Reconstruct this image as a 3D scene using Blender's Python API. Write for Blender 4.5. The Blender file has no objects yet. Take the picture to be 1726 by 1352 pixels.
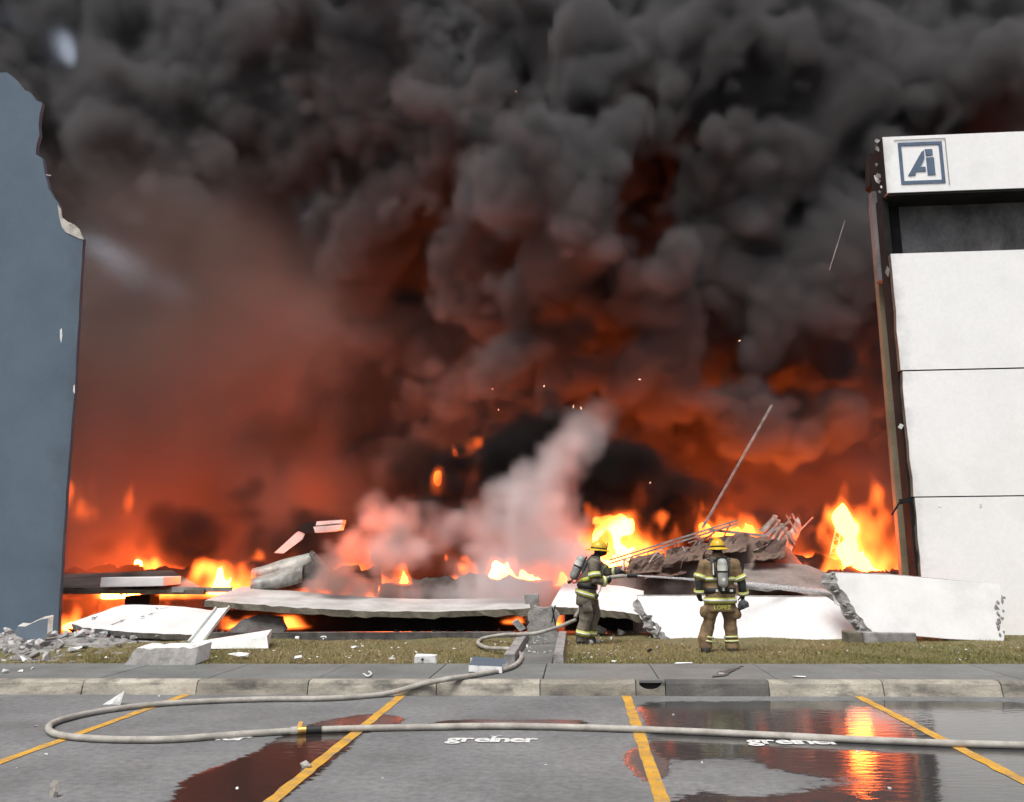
import bpy, bmesh, math, time
import numpy as np
from mathutils import Matrix, Vector
R_ = math.radians
sc = bpy.context.scene
COL = sc.collection

# ------------------------------------------------------------------ camera
F, CX, CY, EYE = 1480.0, 863.0, 676.0, 1.75            # focal length and centre in photograph pixels, eye height in metres
def _rx(a): c, s = math.cos(a), math.sin(a); return np.array([[1, 0, 0], [0, c, -s], [0, s, c]])
def _rz(a): c, s = math.cos(a), math.sin(a); return np.array([[c, -s, 0], [s, c, 0], [0, 0, 1]])
ROT = _rz(R_(4.14)) @ _rx(R_(90 + 9.85)) @ _rz(R_(-0.5))
EYE_P = np.array([0, 0, EYE])
cam_data = bpy.data.cameras.new('camera'); cam = bpy.data.objects.new('camera', cam_data); COL.objects.link(cam)
cam_data.sensor_width = 36; cam_data.lens = 36 * F / 1726; cam_data.clip_end = 3000
cam.matrix_world = Matrix.Translation(EYE_P) @ Matrix(ROT.tolist()).to_4x4()
sc.camera = cam

# ------------------------------------------------------------------ sky, sun, exposure
SUN_EL, SUN_AZ = 63.0, 205.0                            # degrees; azimuth clockwise from +Y (the sun stands behind the camera, left)
world = bpy.data.worlds.new('World'); sc.world = world; world.use_nodes = True
wn = world.node_tree
sky = wn.nodes.new('ShaderNodeTexSky'); sky.sky_type = 'NISHITA'; sky.sun_disc = False
sky.sun_elevation = R_(SUN_EL); sky.sun_rotation = R_(SUN_AZ); sky.dust_density = 6.0; sky.air_density = 1.0
hs = wn.nodes.new('ShaderNodeHueSaturation'); hs.inputs['Saturation'].default_value = 0.5   # hazy, nearly colourless sky
wn.links.new(sky.outputs[0], hs.inputs['Color'])
wn.links.new(hs.outputs[0], wn.nodes['Background'].inputs[0]); wn.nodes['Background'].inputs[1].default_value = 0.13
sun_data = bpy.data.lights.new('sun', 'SUN'); sun_data.energy = 1.7; sun_data.angle = R_(25); sun_data.color = (1, .98, .95)
sun = bpy.data.objects.new('sun', sun_data); COL.objects.link(sun)
_d = Vector((math.sin(R_(SUN_AZ)) * math.cos(R_(SUN_EL)), math.cos(R_(SUN_AZ)) * math.cos(R_(SUN_EL)), math.sin(R_(SUN_EL))))
sun.rotation_euler = (-_d).to_track_quat('-Z', 'Y').to_euler()
sc.view_settings.view_transform = 'Standard'; sc.view_settings.look = 'None'; sc.view_settings.gamma = 1
sc.view_settings.use_curve_mapping = False
sc.view_settings.exposure = 0.42
sc.cycles.use_denoising = True
sc.cycles.max_bounces = 4; sc.cycles.diffuse_bounces = 3; sc.cycles.glossy_bounces = 3; sc.cycles.transparent_max_bounces = 16
sc.cycles.volume_bounces = 1; sc.cycles.volume_step_rate = 5.0; sc.cycles.use_light_tree = False; sc.cycles.volume_max_steps = 512
sc.cycles.use_adaptive_sampling = True; sc.cycles.adaptive_threshold = .04
sc.cycles.sample_clamp_indirect = 8.0

# ------------------------------------------------------------------ helpers
def ray(px, py): return ROT @ np.array([(px - CX) / F, -(py - CY) / F, -1.0])
def at(px, py, Y): d = ray(px, py); return EYE_P + d * (Y / d[1])          # on the plane y = Y
def atz(px, py, Z): d = ray(px, py); return EYE_P + d * ((Z - EYE) / d[2])  # on the plane z = Z
def plane3(a, b, c):
    a, b, c = map(np.asarray, (a, b, c)); n = np.cross(b - a, c - a)
    def hit(px, py):
        d = ray(px, py); return EYE_P + d * (np.dot(a - EYE_P, n) / np.dot(d, n))
    return hit
rng = np.random.default_rng(11)
GZ = 0.17                                              # level of the pavement and the lawn
FY = 17.8                                              # plane of the two standing facades

def tag(o, label=None, cat=None, group=None, kind=None):
    if label: o['label'] = label
    if cat: o['category'] = cat
    if group: o['group'] = group
    if kind: o['kind'] = kind
    return o
def link(o, parent=None):
    COL.objects.link(o)
    if parent is not None: o.parent = parent
    return o
def thing(name, label, cat, loc=(0, 0, 0), group=None, rot=(0, 0, 0)):
    o = bpy.data.objects.new(name, None); o.location = loc; o.rotation_euler = rot; o.empty_display_size = .1
    return tag(link(o), label, cat, group)
def mesh(name, verts, faces, mats, parent=None, smooth=False, idx=None, world=True):
    me = bpy.data.meshes.new(name)
    v = np.asarray(verts, float).reshape(-1, 3)
    if parent is not None and world: v = v - np.array(parent.location)   # parents are Empties without rotation
    me.from_pydata(v.tolist(), [], [list(map(int, f)) for f in faces])
    for m in (mats if isinstance(mats, (list, tuple)) else [mats]): me.materials.append(m)
    if idx is not None: me.polygons.foreach_set('material_index', np.asarray(idx, np.int32))
    if smooth: me.polygons.foreach_set('use_smooth', np.ones(len(me.polygons), bool))
    me.update()
    return link(bpy.data.objects.new(name, me), parent)
def from_bm(name, bm, mats, parent=None, smooth=False, world=True):
    me = bpy.data.meshes.new(name)
    if parent is not None and world: bmesh.ops.translate(bm, verts=bm.verts, vec=-Vector(parent.location))
    bm.to_mesh(me); bm.free()
    for m in (mats if isinstance(mats, (list, tuple)) else [mats]): me.materials.append(m)
    if smooth: me.polygons.foreach_set('use_smooth', np.ones(len(me.polygons), bool))
    return link(bpy.data.objects.new(name, me), parent)
def box_vf(a, b):
    v = [(x, y, z) for x in (a[0], b[0]) for y in (a[1], b[1]) for z in (a[2], b[2])]
    return v, [(0, 1, 3, 2), (4, 6, 7, 5), (0, 4, 5, 1), (2, 3, 7, 6), (0, 2, 6, 4), (1, 5, 7, 3)]
def box(name, a, b, mat, parent=None, bevel=.008, jitter=0.0):
    bm = bmesh.new(); v, f = box_vf(a, b)
    vs = [bm.verts.new(np.array(p) + rng.normal(0, jitter, 3) if jitter else p) for p in v]
    for q in f: bm.faces.new([vs[i] for i in q])
    bmesh.ops.recalc_face_normals(bm, faces=bm.faces)
    if bevel: bmesh.ops.bevel(bm, geom=bm.edges[:], offset=bevel, segments=1, affect='EDGES')
    return from_bm(name, bm, mat, parent)
def bar_vf(p, q, w, h=None, up=(0, 0, 1)):
    """a square bar from p to q"""
    p, q = np.asarray(p, float), np.asarray(q, float); h = h or w; t = (q - p) / np.linalg.norm(q - p)
    s = np.cross(t, up); s = s / (np.linalg.norm(s) + 1e-9); u = np.cross(s, t)
    v = [e + s * a * w / 2 + u * b * h / 2 for e in (p, q) for a, b in ((-1, -1), (1, -1), (1, 1), (-1, 1))]
    return v, [(0, 1, 2, 3), (7, 6, 5, 4), (0, 4, 5, 1), (1, 5, 6, 2), (2, 6, 7, 3), (3, 7, 4, 0)]
def bar(name, p, q, w, mat, parent=None, h=None, up=(0, 0, 1)):
    v, f = bar_vf(p, q, w, h, up); return mesh(name, v, f, mat, parent)
def tube_vf(pts, rad, seg=10, cap=True, ref=(0, 0, 1)):
    pts = [np.asarray(p, float) for p in pts]; n = len(pts)
    rad = [rad] * n if np.isscalar(rad) else list(rad)
    v, f = [], []; prev = np.asarray(ref, float)
    for i, p in enumerate(pts):
        t = pts[min(i + 1, n - 1)] - pts[max(i - 1, 0)]; t = t / (np.linalg.norm(t) + 1e-9)
        s = np.cross(t, prev)
        if np.linalg.norm(s) < 1e-3: s = np.cross(t, (1, .1, 0))
        s = s / np.linalg.norm(s); u = np.cross(s, t); prev = u
        r = rad[i]; ra, rb = (r, r) if np.isscalar(r) else r
        for k in range(seg):
            a = 2 * math.pi * k / seg; v.append(p + s * ra * math.cos(a) + u * rb * math.sin(a))
    for i in range(n - 1):
        for k in range(seg):
            k2 = (k + 1) % seg; f.append((i * seg + k, i * seg + k2, (i + 1) * seg + k2, (i + 1) * seg + k))
    if cap: f += [tuple(range(seg - 1, -1, -1)), tuple((n - 1) * seg + k for k in range(seg))]
    return v, f
def merge(parts):
    v, f = [], []
    for pv, pf in parts:
        o = len(v); v += [tuple(p) for p in pv]; f += [tuple(i + o for i in q) for q in pf]
    return v, f
def spline(pts, n=12):
    """Catmull-Rom through pts"""
    p = np.asarray(pts, float); p = np.vstack([2 * p[0] - p[1], p, 2 * p[-1] - p[-2]]); out = []
    for i in range(1, len(p) - 2):
        t = np.linspace(0, 1, n, endpoint=False)[:, None]
        out.append(.5 * (2 * p[i] + (p[i + 1] - p[i - 1]) * t + (2 * p[i - 1] - 5 * p[i] + 4 * p[i + 1] - p[i + 2]) * t ** 2 + (3 * p[i] - p[i - 1] - 3 * p[i + 1] + p[i + 2]) * t ** 3))
    return np.vstack(out + [p[-2:-1]])
def rough_line(pts, step=.08, amp=.03, seed=0):
    """a polyline broken into short uneven steps"""
    r = np.random.default_rng(seed); pts = [np.asarray(p, float) for p in pts]; out = [pts[0]]
    for a, b in zip(pts[:-1], pts[1:]):
        n = max(1, int(np.linalg.norm(b - a) / step))
        for k in range(1, n + 1):
            p = a + (b - a) * k / n
            out.append(p + r.normal(0, amp, 3) * (0 if k == n and b is pts[-1] else 1))
    return out
def panel(name, outline, thick, mats, parent=None, back=None):
    """a slab: front outline (list of 3-D points, any order round), extruded by thick; mats = (face, edge)"""
    o = [np.asarray(p, float) for p in outline]; n = len(o)
    c_ = np.mean(o, axis=0); nrm = np.linalg.svd(np.array(o) - c_)[2][2]; o = [p - nrm * np.dot(p - c_, nrm) for p in o]     # keep the face flat
    b = [p + np.asarray(thick) for p in o] if back is None else [np.asarray(p, float) for p in back]
    bm = bmesh.new(); vf = [bm.verts.new(p) for p in o]; vb = [bm.verts.new(p) for p in b]
    fa = [bm.faces.new(vf), bm.faces.new(vb[::-1])]
    for i in range(n):
        q = bm.faces.new((vf[i], vb[i], vb[(i + 1) % n], vf[(i + 1) % n])); q.material_index = 1
    bmesh.ops.recalc_face_normals(bm, faces=bm.faces)
    bmesh.ops.triangulate(bm, faces=fa)
    return from_bm(name, bm, list(mats), parent)

# ------------------------------------------------------------------ procedural materials
def pmat(name, base, dark=None, light=None, scale=3.0, rough=.85, bump=.3, bscale=40., stain=None, stain_scale=1.2, stain_amt=.5, spec=.3, metal=0.0, rand=0.0, stretch=(1, 1, 1), bdist=.01, grain=.15, edge_soot=None):
    m = bpy.data.materials.new(name); m.use_nodes = True; n = m.node_tree; b = n.nodes['Principled BSDF']; N, L = n.nodes.new, n.links.new
    b.inputs['Roughness'].default_value = rough; b.inputs['Specular IOR Level'].default_value = spec; b.inputs['Metallic'].default_value = metal
    geo = N('ShaderNodeNewGeometry'); mp = N('ShaderNodeMapping'); mp.inputs['Scale'].default_value = stretch
    L(geo.outputs['Position'], mp.inputs[0])
    def noise(s, det=6, w=.6):
        t = N('ShaderNodeTexNoise'); t.inputs['Scale'].default_value = s; t.inputs['Detail'].default_value = det; t.inputs['Roughness'].default_value = w
        L(mp.outputs[0], t.inputs['Vector']); return t.outputs['Fac']
    dark = dark or tuple(c * .75 for c in base); light = light or tuple(min(1, c * 1.15) for c in base)
    cr = N('ShaderNodeValToRGB'); e = cr.color_ramp.elements
    e[0].position = .32; e[0].color = (*dark, 1); e[1].position = .7; e[1].color = (*light, 1); k = e.new(.5); k.color = (*base, 1)
    L(noise(scale), cr.inputs[0]); col = cr.outputs[0]
    def mix(a, bcol, fac, typ='MIX'):
        x = N('ShaderNodeMix'); x.data_type = 'RGBA'; x.blend_type = typ
        if np.isscalar(fac): x.inputs[0].default_value = fac
        else: L(fac, x.inputs[0])
        L(a, x.inputs[6])
        if isinstance(bcol, tuple): x.inputs[7].default_value = (*bcol, 1)
        else: L(bcol, x.inputs[7])
        return x.outputs[2]
    # fine grain
    g = N('ShaderNodeMapRange'); g.inputs['From Min'].default_value = .3; g.inputs['From Max'].default_value = .7; g.inputs['To Min'].default_value = 1 - grain * 1.2; g.inputs['To Max'].default_value = 1 + grain * .8
    L(noise(scale * 17, 3), g.inputs[0]); gc = N('ShaderNodeCombineColor')
    for i in range(3): L(g.outputs[0], gc.inputs[i])
    col = mix(col, gc.outputs[0], 1.0, 'MULTIPLY')
    if stain:
        r = N('ShaderNodeMapRange'); r.inputs['From Min'].default_value = .5; r.inputs['From Max'].default_value = .68; r.inputs['To Max'].default_value = stain_amt
        L(noise(stain_scale, 8, .65), r.inputs[0]); col = mix(col, stain, r.outputs[0])
    if edge_soot:                                      # smoke stains eating in from a torn edge: (x at the edge, x where they end, colour)
        sx = N('ShaderNodeSeparateXYZ'); L(geo.outputs['Position'], sx.inputs[0]); r = N('ShaderNodeMapRange'); r.inputs['From Min'].default_value = edge_soot[0]; r.inputs['From Max'].default_value = edge_soot[1]; r.inputs['To Min'].default_value = .42; r.inputs['To Max'].default_value = 0
        L(sx.outputs[0], r.inputs[0]); q = N('ShaderNodeMath'); q.operation = 'ADD'; L(r.outputs[0], q.inputs[0]); L(noise(1.7, 8, .65), q.inputs[1])
        r2 = N('ShaderNodeMapRange'); r2.inputs['From Min'].default_value = .66; r2.inputs['From Max'].default_value = .98; r2.inputs['To Max'].default_value = .5; L(q.outputs[0], r2.inputs[0]); col = mix(col, edge_soot[2], r2.outputs[0])
    if rand:
        oi = N('ShaderNodeObjectInfo'); r = N('ShaderNodeMapRange'); r.inputs['To Min'].default_value = 1 - rand; r.inputs['To Max'].default_value = 1 + rand
        L(oi.outputs['Random'], r.inputs[0]); c2 = N('ShaderNodeCombineColor')
        for i in range(3): L(r.outputs[0], c2.inputs[i])
        col = mix(col, c2.outputs[0], 1.0, 'MULTIPLY')
    L(col, b.inputs['Base Color'])
    if bump:
        bp = N('ShaderNodeBump'); bp.inputs['Strength'].default_value = bump; bp.inputs['Distance'].default_value = bdist
        L(noise(bscale, 5), bp.inputs['Height']); L(bp.outputs[0], b.inputs['Normal'])
    return m
M = {}
M['asphalt'] = pmat('asphalt', (.165, .166, .166), (.135, .136, .136), (.195, .196, .195), scale=.8, rough=.9, bump=.8, bscale=70, stain=(.095, .095, .093), stain_scale=.7, stain_amt=.6, grain=.2)
M['walk'] = pmat('pavement_concrete', (.142, .149, .143), (.115, .121, .116), (.17, .177, .17), scale=1.3, bump=.3, bscale=60, stain=(.10, .10, .098), stain_scale=.9, stain_amt=.5, rand=.1)
M['kerb'] = pmat('kerb_concrete', (.27, .25, .205), (.17, .16, .138), (.36, .335, .28), scale=1.6, bump=.6, bscale=35, stain=(.07, .066, .06), stain_scale=1.9, stain_amt=.9, rand=.28, stretch=(1, 1, 2.5))
M['kerb_dark'] = pmat('kerb_sooty', (.085, .082, .078), (.06, .06, .058), (.12, .115, .105), scale=2, bump=.6, bscale=35, stain=(.2, .185, .15), stain_scale=2.2, stain_amt=.35)
M['yellow'] = pmat('yellow_paint', (.52, .28, .035), (.40, .22, .045), (.6, .34, .05), scale=3, rough=.8, bump=.4, bscale=90, stain=(.18, .165, .14), stain_scale=8, stain_amt=.9)
M['white_paint'] = pmat('white_road_paint', (.62, .62, .6), (.4, .4, .39), (.7, .7, .68), scale=9, rough=.8, bump=.2, bscale=80, stain=(.25, .25, .24), stain_scale=14, stain_amt=.55)
M['soil'] = pmat('lawn_soil', (.14, .118, .055), (.10, .095, .038), (.175, .148, .08), scale=1.6, bump=.8, bscale=30, stain=(.11, .12, .04), stain_scale=.9, stain_amt=.6)
M['floor'] = pmat('burnt_floor', (.05, .045, .042), scale=1.5, bump=.8, bscale=14, bdist=.05)
M['concrete'] = pmat('broken_concrete', (.27, .262, .25), (.17, .165, .16), (.36, .35, .335), scale=7, bump=1., bscale=38, bdist=.02, stain=(.13, .12, .11), stain_scale=3, stain_amt=.5)
M['chunk'] = pmat('concrete_chunk', (.36, .355, .35), (.24, .235, .23), (.5, .495, .49), scale=9, bump=.8, bscale=45, rand=.35)
M['white_chunk'] = pmat('white_fragment', (.66, .66, .65), (.45, .45, .44), (.75, .75, .74), scale=9, bump=.5, bscale=45, rand=.15)
M['sooty'] = pmat('sooty_concrete', (.085, .08, .075), (.045, .043, .04), (.14, .13, .12), scale=2.5, bump=.9, bscale=25, bdist=.02, stain=(.2, .19, .175), stain_scale=2.2, stain_amt=.4)
M['panel'] = pmat('white_panel', (.81, .81, .80), (.78, .78, .77), (.83, .83, .82), scale=.9, rough=.6, bump=.08, bscale=25, stain=(.64, .635, .62), stain_scale=.7, stain_amt=.3, grain=.03, edge_soot=(6.5, 6.95, (.3, .29, .285)))
M['slab'] = pmat('white_slab', (.63, .63, .625), (.55, .55, .54), (.68, .68, .675), scale=1.2, rough=.7, bump=.15, bscale=30, stain=(.5, .48, .46), stain_scale=1.1, stain_amt=.4, grain=.03)
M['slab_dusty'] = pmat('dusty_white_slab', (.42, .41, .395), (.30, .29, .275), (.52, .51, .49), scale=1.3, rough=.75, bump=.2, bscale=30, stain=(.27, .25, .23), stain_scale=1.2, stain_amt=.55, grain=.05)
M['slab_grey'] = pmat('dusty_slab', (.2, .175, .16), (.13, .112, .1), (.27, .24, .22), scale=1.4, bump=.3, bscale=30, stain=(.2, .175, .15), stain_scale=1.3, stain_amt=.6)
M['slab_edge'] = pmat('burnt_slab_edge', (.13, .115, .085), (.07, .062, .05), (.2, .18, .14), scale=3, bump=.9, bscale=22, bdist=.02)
M['blue'] = pmat('blue_render', (.092, .128, .166), (.084, .118, .154), (.10, .138, .178), scale=.7, rough=.85, bump=.15, bscale=22, stain=(.105, .138, .172), stain_scale=.35, stain_amt=.35, grain=.03, edge_soot=(-10.7, -11.4, (.06, .07, .085)))
M['blue_edge'] = pmat('blue_wall_core', (.5, .47, .42), (.35, .32, .29), (.6, .57, .52), scale=6, bump=1, bscale=30, bdist=.03)
M['blue_dark'] = pmat('logo_blue', (.095, .135, .2), rough=.5, bump=.05)
M['grey_line'] = pmat('logo_grey', (.3, .3, .3), rough=.5, bump=.05)
M['soot'] = pmat('soot_shade_black', (.011, .0105, .0105), (.006, .006, .006), (.02, .019, .019), scale=2, rough=.95, bump=.5, bscale=12)  # soot, and the painted shade in drain, hole, gaps and under the parapet
M['soot_wall'] = pmat('smoked_wall', (.115, .113, .116), (.05, .05, .052), (.2, .197, .2), scale=.9, rough=.9, bump=.3, bscale=12, stain=(.26, .24, .23), stain_scale=1.6, stain_amt=.35, stretch=(1, 1, .6))
M['column'] = pmat('beige_steel', (.2, .185, .125), (.16, .148, .1), (.25, .23, .16), scale=1.5, rough=.6, bump=.1)
M['steel'] = pmat('scorched_steel', (.30, .27, .25), (.17, .15, .14), (.42, .39, .36), scale=5, rough=.55, bump=.2, spec=.4, metal=.3)
M['sheet'] = pmat('bent_sheet', (.30, .30, .27), (.17, .17, .155), (.42, .42, .39), scale=2.2, rough=.5, bump=.2, spec=.4, metal=.2, stain=(.05, .045, .04), stain_scale=2, stain_amt=.7)
M['tarp'] = pmat('collapsed_sheeting', (.14, .095, .075), (.085, .055, .045), (.2, .145, .115), scale=1.6, bump=.7, bscale=9, bdist=.04, stain=(.08, .05, .04), stain_scale=1.3, stain_amt=.6)
M['flash'] = pmat('white_flashing', (.74, .75, .72), (.6, .61, .58), (.79, .8, .78), scale=2, rough=.5, bump=.1, stain=(.4, .4, .37), stain_scale=2.5, stain_amt=.4, grain=.03)
M['hose'] = pmat('hose_canvas', (.34, .32, .285), (.25, .235, .21), (.42, .40, .36), scale=6, bump=.5, bscale=140, bdist=.004, stain=(.16, .145, .125), stain_scale=4, stain_amt=.5)
M['brass'] = pmat('brass', (.5, .3, .09), rough=.35, metal=.8, bump=.1)
M['black'] = pmat('black_rubber', (.022, .022, .022), rough=.6, bump=.2)
M['stone'] = pmat('pale_stone', (.38, .36, .32), (.26, .245, .22), (.47, .45, .4), scale=9, bump=.9, bscale=35, bdist=.02, rand=.15)

# ------------------------------------------------------------------ the setting: car park, kerb, pavement, lawn
def sheet(name, x0, x1, y0, y1, z, mat, nx=1, ny=1):
    xs, ys = np.linspace(x0, x1, nx + 1), np.linspace(y0, y1, ny + 1)
    v = [(x, y, z) for y in ys for x in xs]
    f = [(j * (nx + 1) + i, j * (nx + 1) + i + 1, (j + 1) * (nx + 1) + i + 1, (j + 1) * (nx + 1) + i) for j in range(ny) for i in range(nx)]
    return tag(mesh(name, v, f, mat), kind='structure')
KY = 11.40                                             # foot of the kerb
sheet('ground', -1200, 1200, -40, 2200, -.03, M['floor'])
tag(mesh('car_park', *box_vf((-60, -30, -.02), (60, KY + .12, 0)), M['asphalt']), kind='structure')
# kerb: one part for each cast length
kerb = thing('kerb', 'weathered concrete kerb between the car park and the pavement', None, (0, KY, 0)); del kerb['label']; kerb['kind'] = 'structure'
joints_px = [137, 330, 518, 735, 910, 1072, 1122, 1297, 1490, 1690]
jx = [at(p, 1160, KY)[0] for p in joints_px]
jx = [jx[0] - k * 1.45 for k in range(16, 0, -1)] + jx + [jx[-1] + k * 1.45 for k in range(1, 17)]
dark_at = {(1122, 1297): 1}
prof = [(0, 0), (.025, .09), (.04, .14), (.065, .163), (.10, GZ + .004), (.21, GZ + .004), (.21, 0)]
drain_x = (at(1072, 1160, KY)[0], at(1122, 1160, KY)[0])
for a, b in zip(jx[:-1], jx[1:]):
    a2, b2 = a + .006, b - .006
    if abs(a - drain_x[0]) < 1e-6: continue
    n = 7; xs = np.linspace(a2, b2, 5)
    v = [(x, KY + p[0] + rng.normal(0, .003), p[1] + (rng.normal(0, .003) if 0 < p[1] < GZ else 0)) for x in xs for p in prof]
    f = [(i * n + k, (i + 1) * n + k, (i + 1) * n + (k + 1) % n, i * n + (k + 1) % n) for i in range(4) for k in range(n)] + [tuple(range(n)), tuple(range(5 * n - 1, 4 * n - 1, -1))]
    mesh('kerb_stone', v, f, M['kerb_dark'] if abs(a - drain_x[1]) < 1e-6 else M['kerb'], kerb)
# the length with the drain mouth: an arch cut through the kerb face
def drain_piece():
    x0, x1 = drain_x[0] + .006, drain_x[1] - .006; cx = (x0 + x1) / 2; r = (x1 - x0) * .40
    top = [(cx - r * math.cos(t), .155 - r * .62 * math.sin(t)) for t in np.linspace(0, math.pi, 13)]
    out = [(x0, 0), (x0, GZ + .004)] + [(top[0][0], GZ + .004)] + top + [(top[-1][0], GZ + .004), (x1, GZ + .004), (x1, 0)]
    v = [(x, KY + .01 + .3 * z * .3, z) for x, z in out] + [(x, KY + .21, z) for x, z in out]
    n = len(out); bm = bmesh.new(); bv = [bm.verts.new(p) for p in v]
    fs = [bm.faces.new(bv[:n]), bm.faces.new(bv[n:][::-1])]
    for i in range(n): bm.faces.new((bv[i], bv[n + i], bv[n + (i + 1) % n], bv[(i + 1) % n]))
    bmesh.ops.recalc_face_normals(bm, faces=bm.faces); bmesh.ops.triangulate(bm, faces=fs)
    from_bm('kerb_stone', bm, M['kerb'], kerb)
    mesh('drain_dark_block', *box_vf((x0 + .02, KY + .09, .03), (x1 - .02, KY + .2, .16)), M['soot'], kerb)  # solid black block stands for the shade inside the drain
    mesh('drain_cover', *box_vf((x0 - .002, KY + .055, GZ - .02), (x1 + .002, KY + .215, GZ + .009)), M['walk'], kerb)
drain_piece()
# pavement: one slab for each bay, joints left open
walk = thing('pavement', 'x', None, (0, KY, 0)); del walk['label']; walk['kind'] = 'structure'
WY0, WY1 = KY + .215, 13.22
sj = sorted([at(918, 1130, 12.3)[0] + k * 1.47 for k in range(-18, 20)])
for a, b in zip(sj[:-1], sj[1:]):
    box('pavement_slab', (a + .006, WY0 + .006, -.01), (b - .006, WY1, GZ + rng.uniform(-.003, .003)), M['walk'], walk, bevel=.006)
# lawn: an uneven bed with the short dry grass on it
def lawn_h(x, y): return GZ - .02 + .02 * np.sin(x * 1.3 + 1) * np.sin(y * 2.1) + .012 * np.sin(x * 4.1 + y * 3.3)
LX0, LX1, LY0, LY1 = -22., 22., WY1 - .02, 18.2
nx, ny = 160, 40
gx, gy = np.meshgrid(np.linspace(LX0, LX1, nx), np.linspace(LY0, LY1, ny))
gzv = lawn_h(gx, gy)
lv = np.stack([gx, gy, gzv], -1).reshape(-1, 3)
lf = [(j * nx + i, j * nx + i + 1, (j + 1) * nx + i + 1, (j + 1) * nx + i) for j in range(ny - 1) for i in range(nx - 1)]
tag(mesh('lawn', lv, lf, M['soil'], smooth=True), kind='structure')
def grass_mat():
    m = bpy.data.materials.new('dry_grass'); m.use_nodes = True; n = m.node_tree; b = n.nodes['Principled BSDF']
    a = n.nodes.new('ShaderNodeAttribute'); a.attribute_name = 'tint'
    n.links.new(a.outputs['Color'], b.inputs['Base Color']); b.inputs['Roughness'].default_value = .8; b.inputs['Specular IOR Level'].default_value = .2
    return m
def build_grass(n=110000):
    r = np.random.default_rng(5)
    x = r.uniform(-12.5, 9.5, n); y = LY0 + (17.3 - LY0) * r.uniform(0, 1, n) ** 1.15
    # bare on the concrete path, thin and trodden by the building
    patch = np.sin(x * 1.1 + 2) + np.sin(x * .43 - y * .9) + .8 * np.sin(x * 3.1 + y * 2.3)
    keep = ((x < -1.16) | (x > -.2)) & (r.uniform(0, 1, n) < np.clip(1.05 - (y - 13.2) * .17 + .12 * patch, .1, 1)) & ~((x < -8.2 + r.normal(0, .5, n)) & (y < 20))
    x, y, patch = x[keep], y[keep], patch[keep]; n = len(x)
    h = r.uniform(.018, .05, n) * np.clip(1.15 - (y - 13.2) * .12, .5, 1.2); w = r.uniform(.004, .009, n); a = r.uniform(0, 6.283, n)
    lean = r.normal(0, .022, (n, 2)); z = lawn_h(x, y)
    P = np.zeros((n, 3, 3)); P[:, 0] = np.stack([x - np.cos(a) * w, y - np.sin(a) * w, z - .005], -1); P[:, 1] = np.stack([x + np.cos(a) * w, y + np.sin(a) * w, z - .005], -1)
    P[:, 2] = np.stack([x + lean[:, 0], y + lean[:, 1], z + h], -1)
    g = np.clip(.55 - (y - 13.6) * .22 + .22 * patch + .25 * np.clip((x - 2) / 4, 0, 1) + r.normal(0, .25, n), 0, 1)[:, None]
    c = np.array([.27, .212, .105]) * (1 - g) + np.array([.16, .15, .052]) * g; c *= r.uniform(.65, 1.3, n)[:, None]
    me = bpy.data.meshes.new('grass'); me.vertices.add(3 * n); me.vertices.foreach_set('co', P.ravel()); me.loops.add(3 * n); me.loops.foreach_set('vertex_index', np.arange(3 * n, dtype=np.int32))
    me.polygons.add(n); me.polygons.foreach_set('loop_start', np.arange(0, 3 * n, 3, dtype=np.int32)); me.update(calc_edges=True)
    at_ = me.attributes.new('tint', 'FLOAT_COLOR', 'POINT'); at_.data.foreach_set('color', np.repeat(np.hstack([c, np.ones((n, 1))]), 3, axis=0).ravel().astype(np.float32))
    me.materials.append(grass_mat())
    tag(link(bpy.data.objects.new('grass', me)), 'short dry grass on the strip before the collapsed hall', 'grass', kind='stuff')
build_grass()

# ---- painted bay lines
line_x = [(-5.04, 'faded yellow bay line under the loop of the hose'), (-2.245, 'yellow bay line with flaking edge beside the brown wet patch'),
          (.56, 'yellow bay line marked by tyres left of the wide puddle'), (3.36, 'yellow bay line crossing the fire reflection in the puddle')]
line_x = [(line_x[0][0] - 2.79, 'yellow bay line at the left edge of the picture')] [:0] + line_x
def painted_line(x, label, y0, y1, seed):
    r = np.random.default_rng(seed); n = 60; ys = np.linspace(y0, y1, n)
    l = x - .055 + r.normal(0, .005, n); rr = x + .055 + r.normal(0, .005, n)
    v = [(a, y, .006) for a, y in zip(l, ys)] + [(b, y, .006) for b, y in zip(rr, ys)]
    f = [(i, n + i, n + i + 1, i + 1) for i in range(n - 1)]
    tag(mesh('bay_line', v, f, M['yellow']), label, 'bay line', 'yellow bay lines of the car park')
for i, (x, lb) in enumerate(line_x): painted_line(x, lb, 2.0, KY - .01, i)

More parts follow.
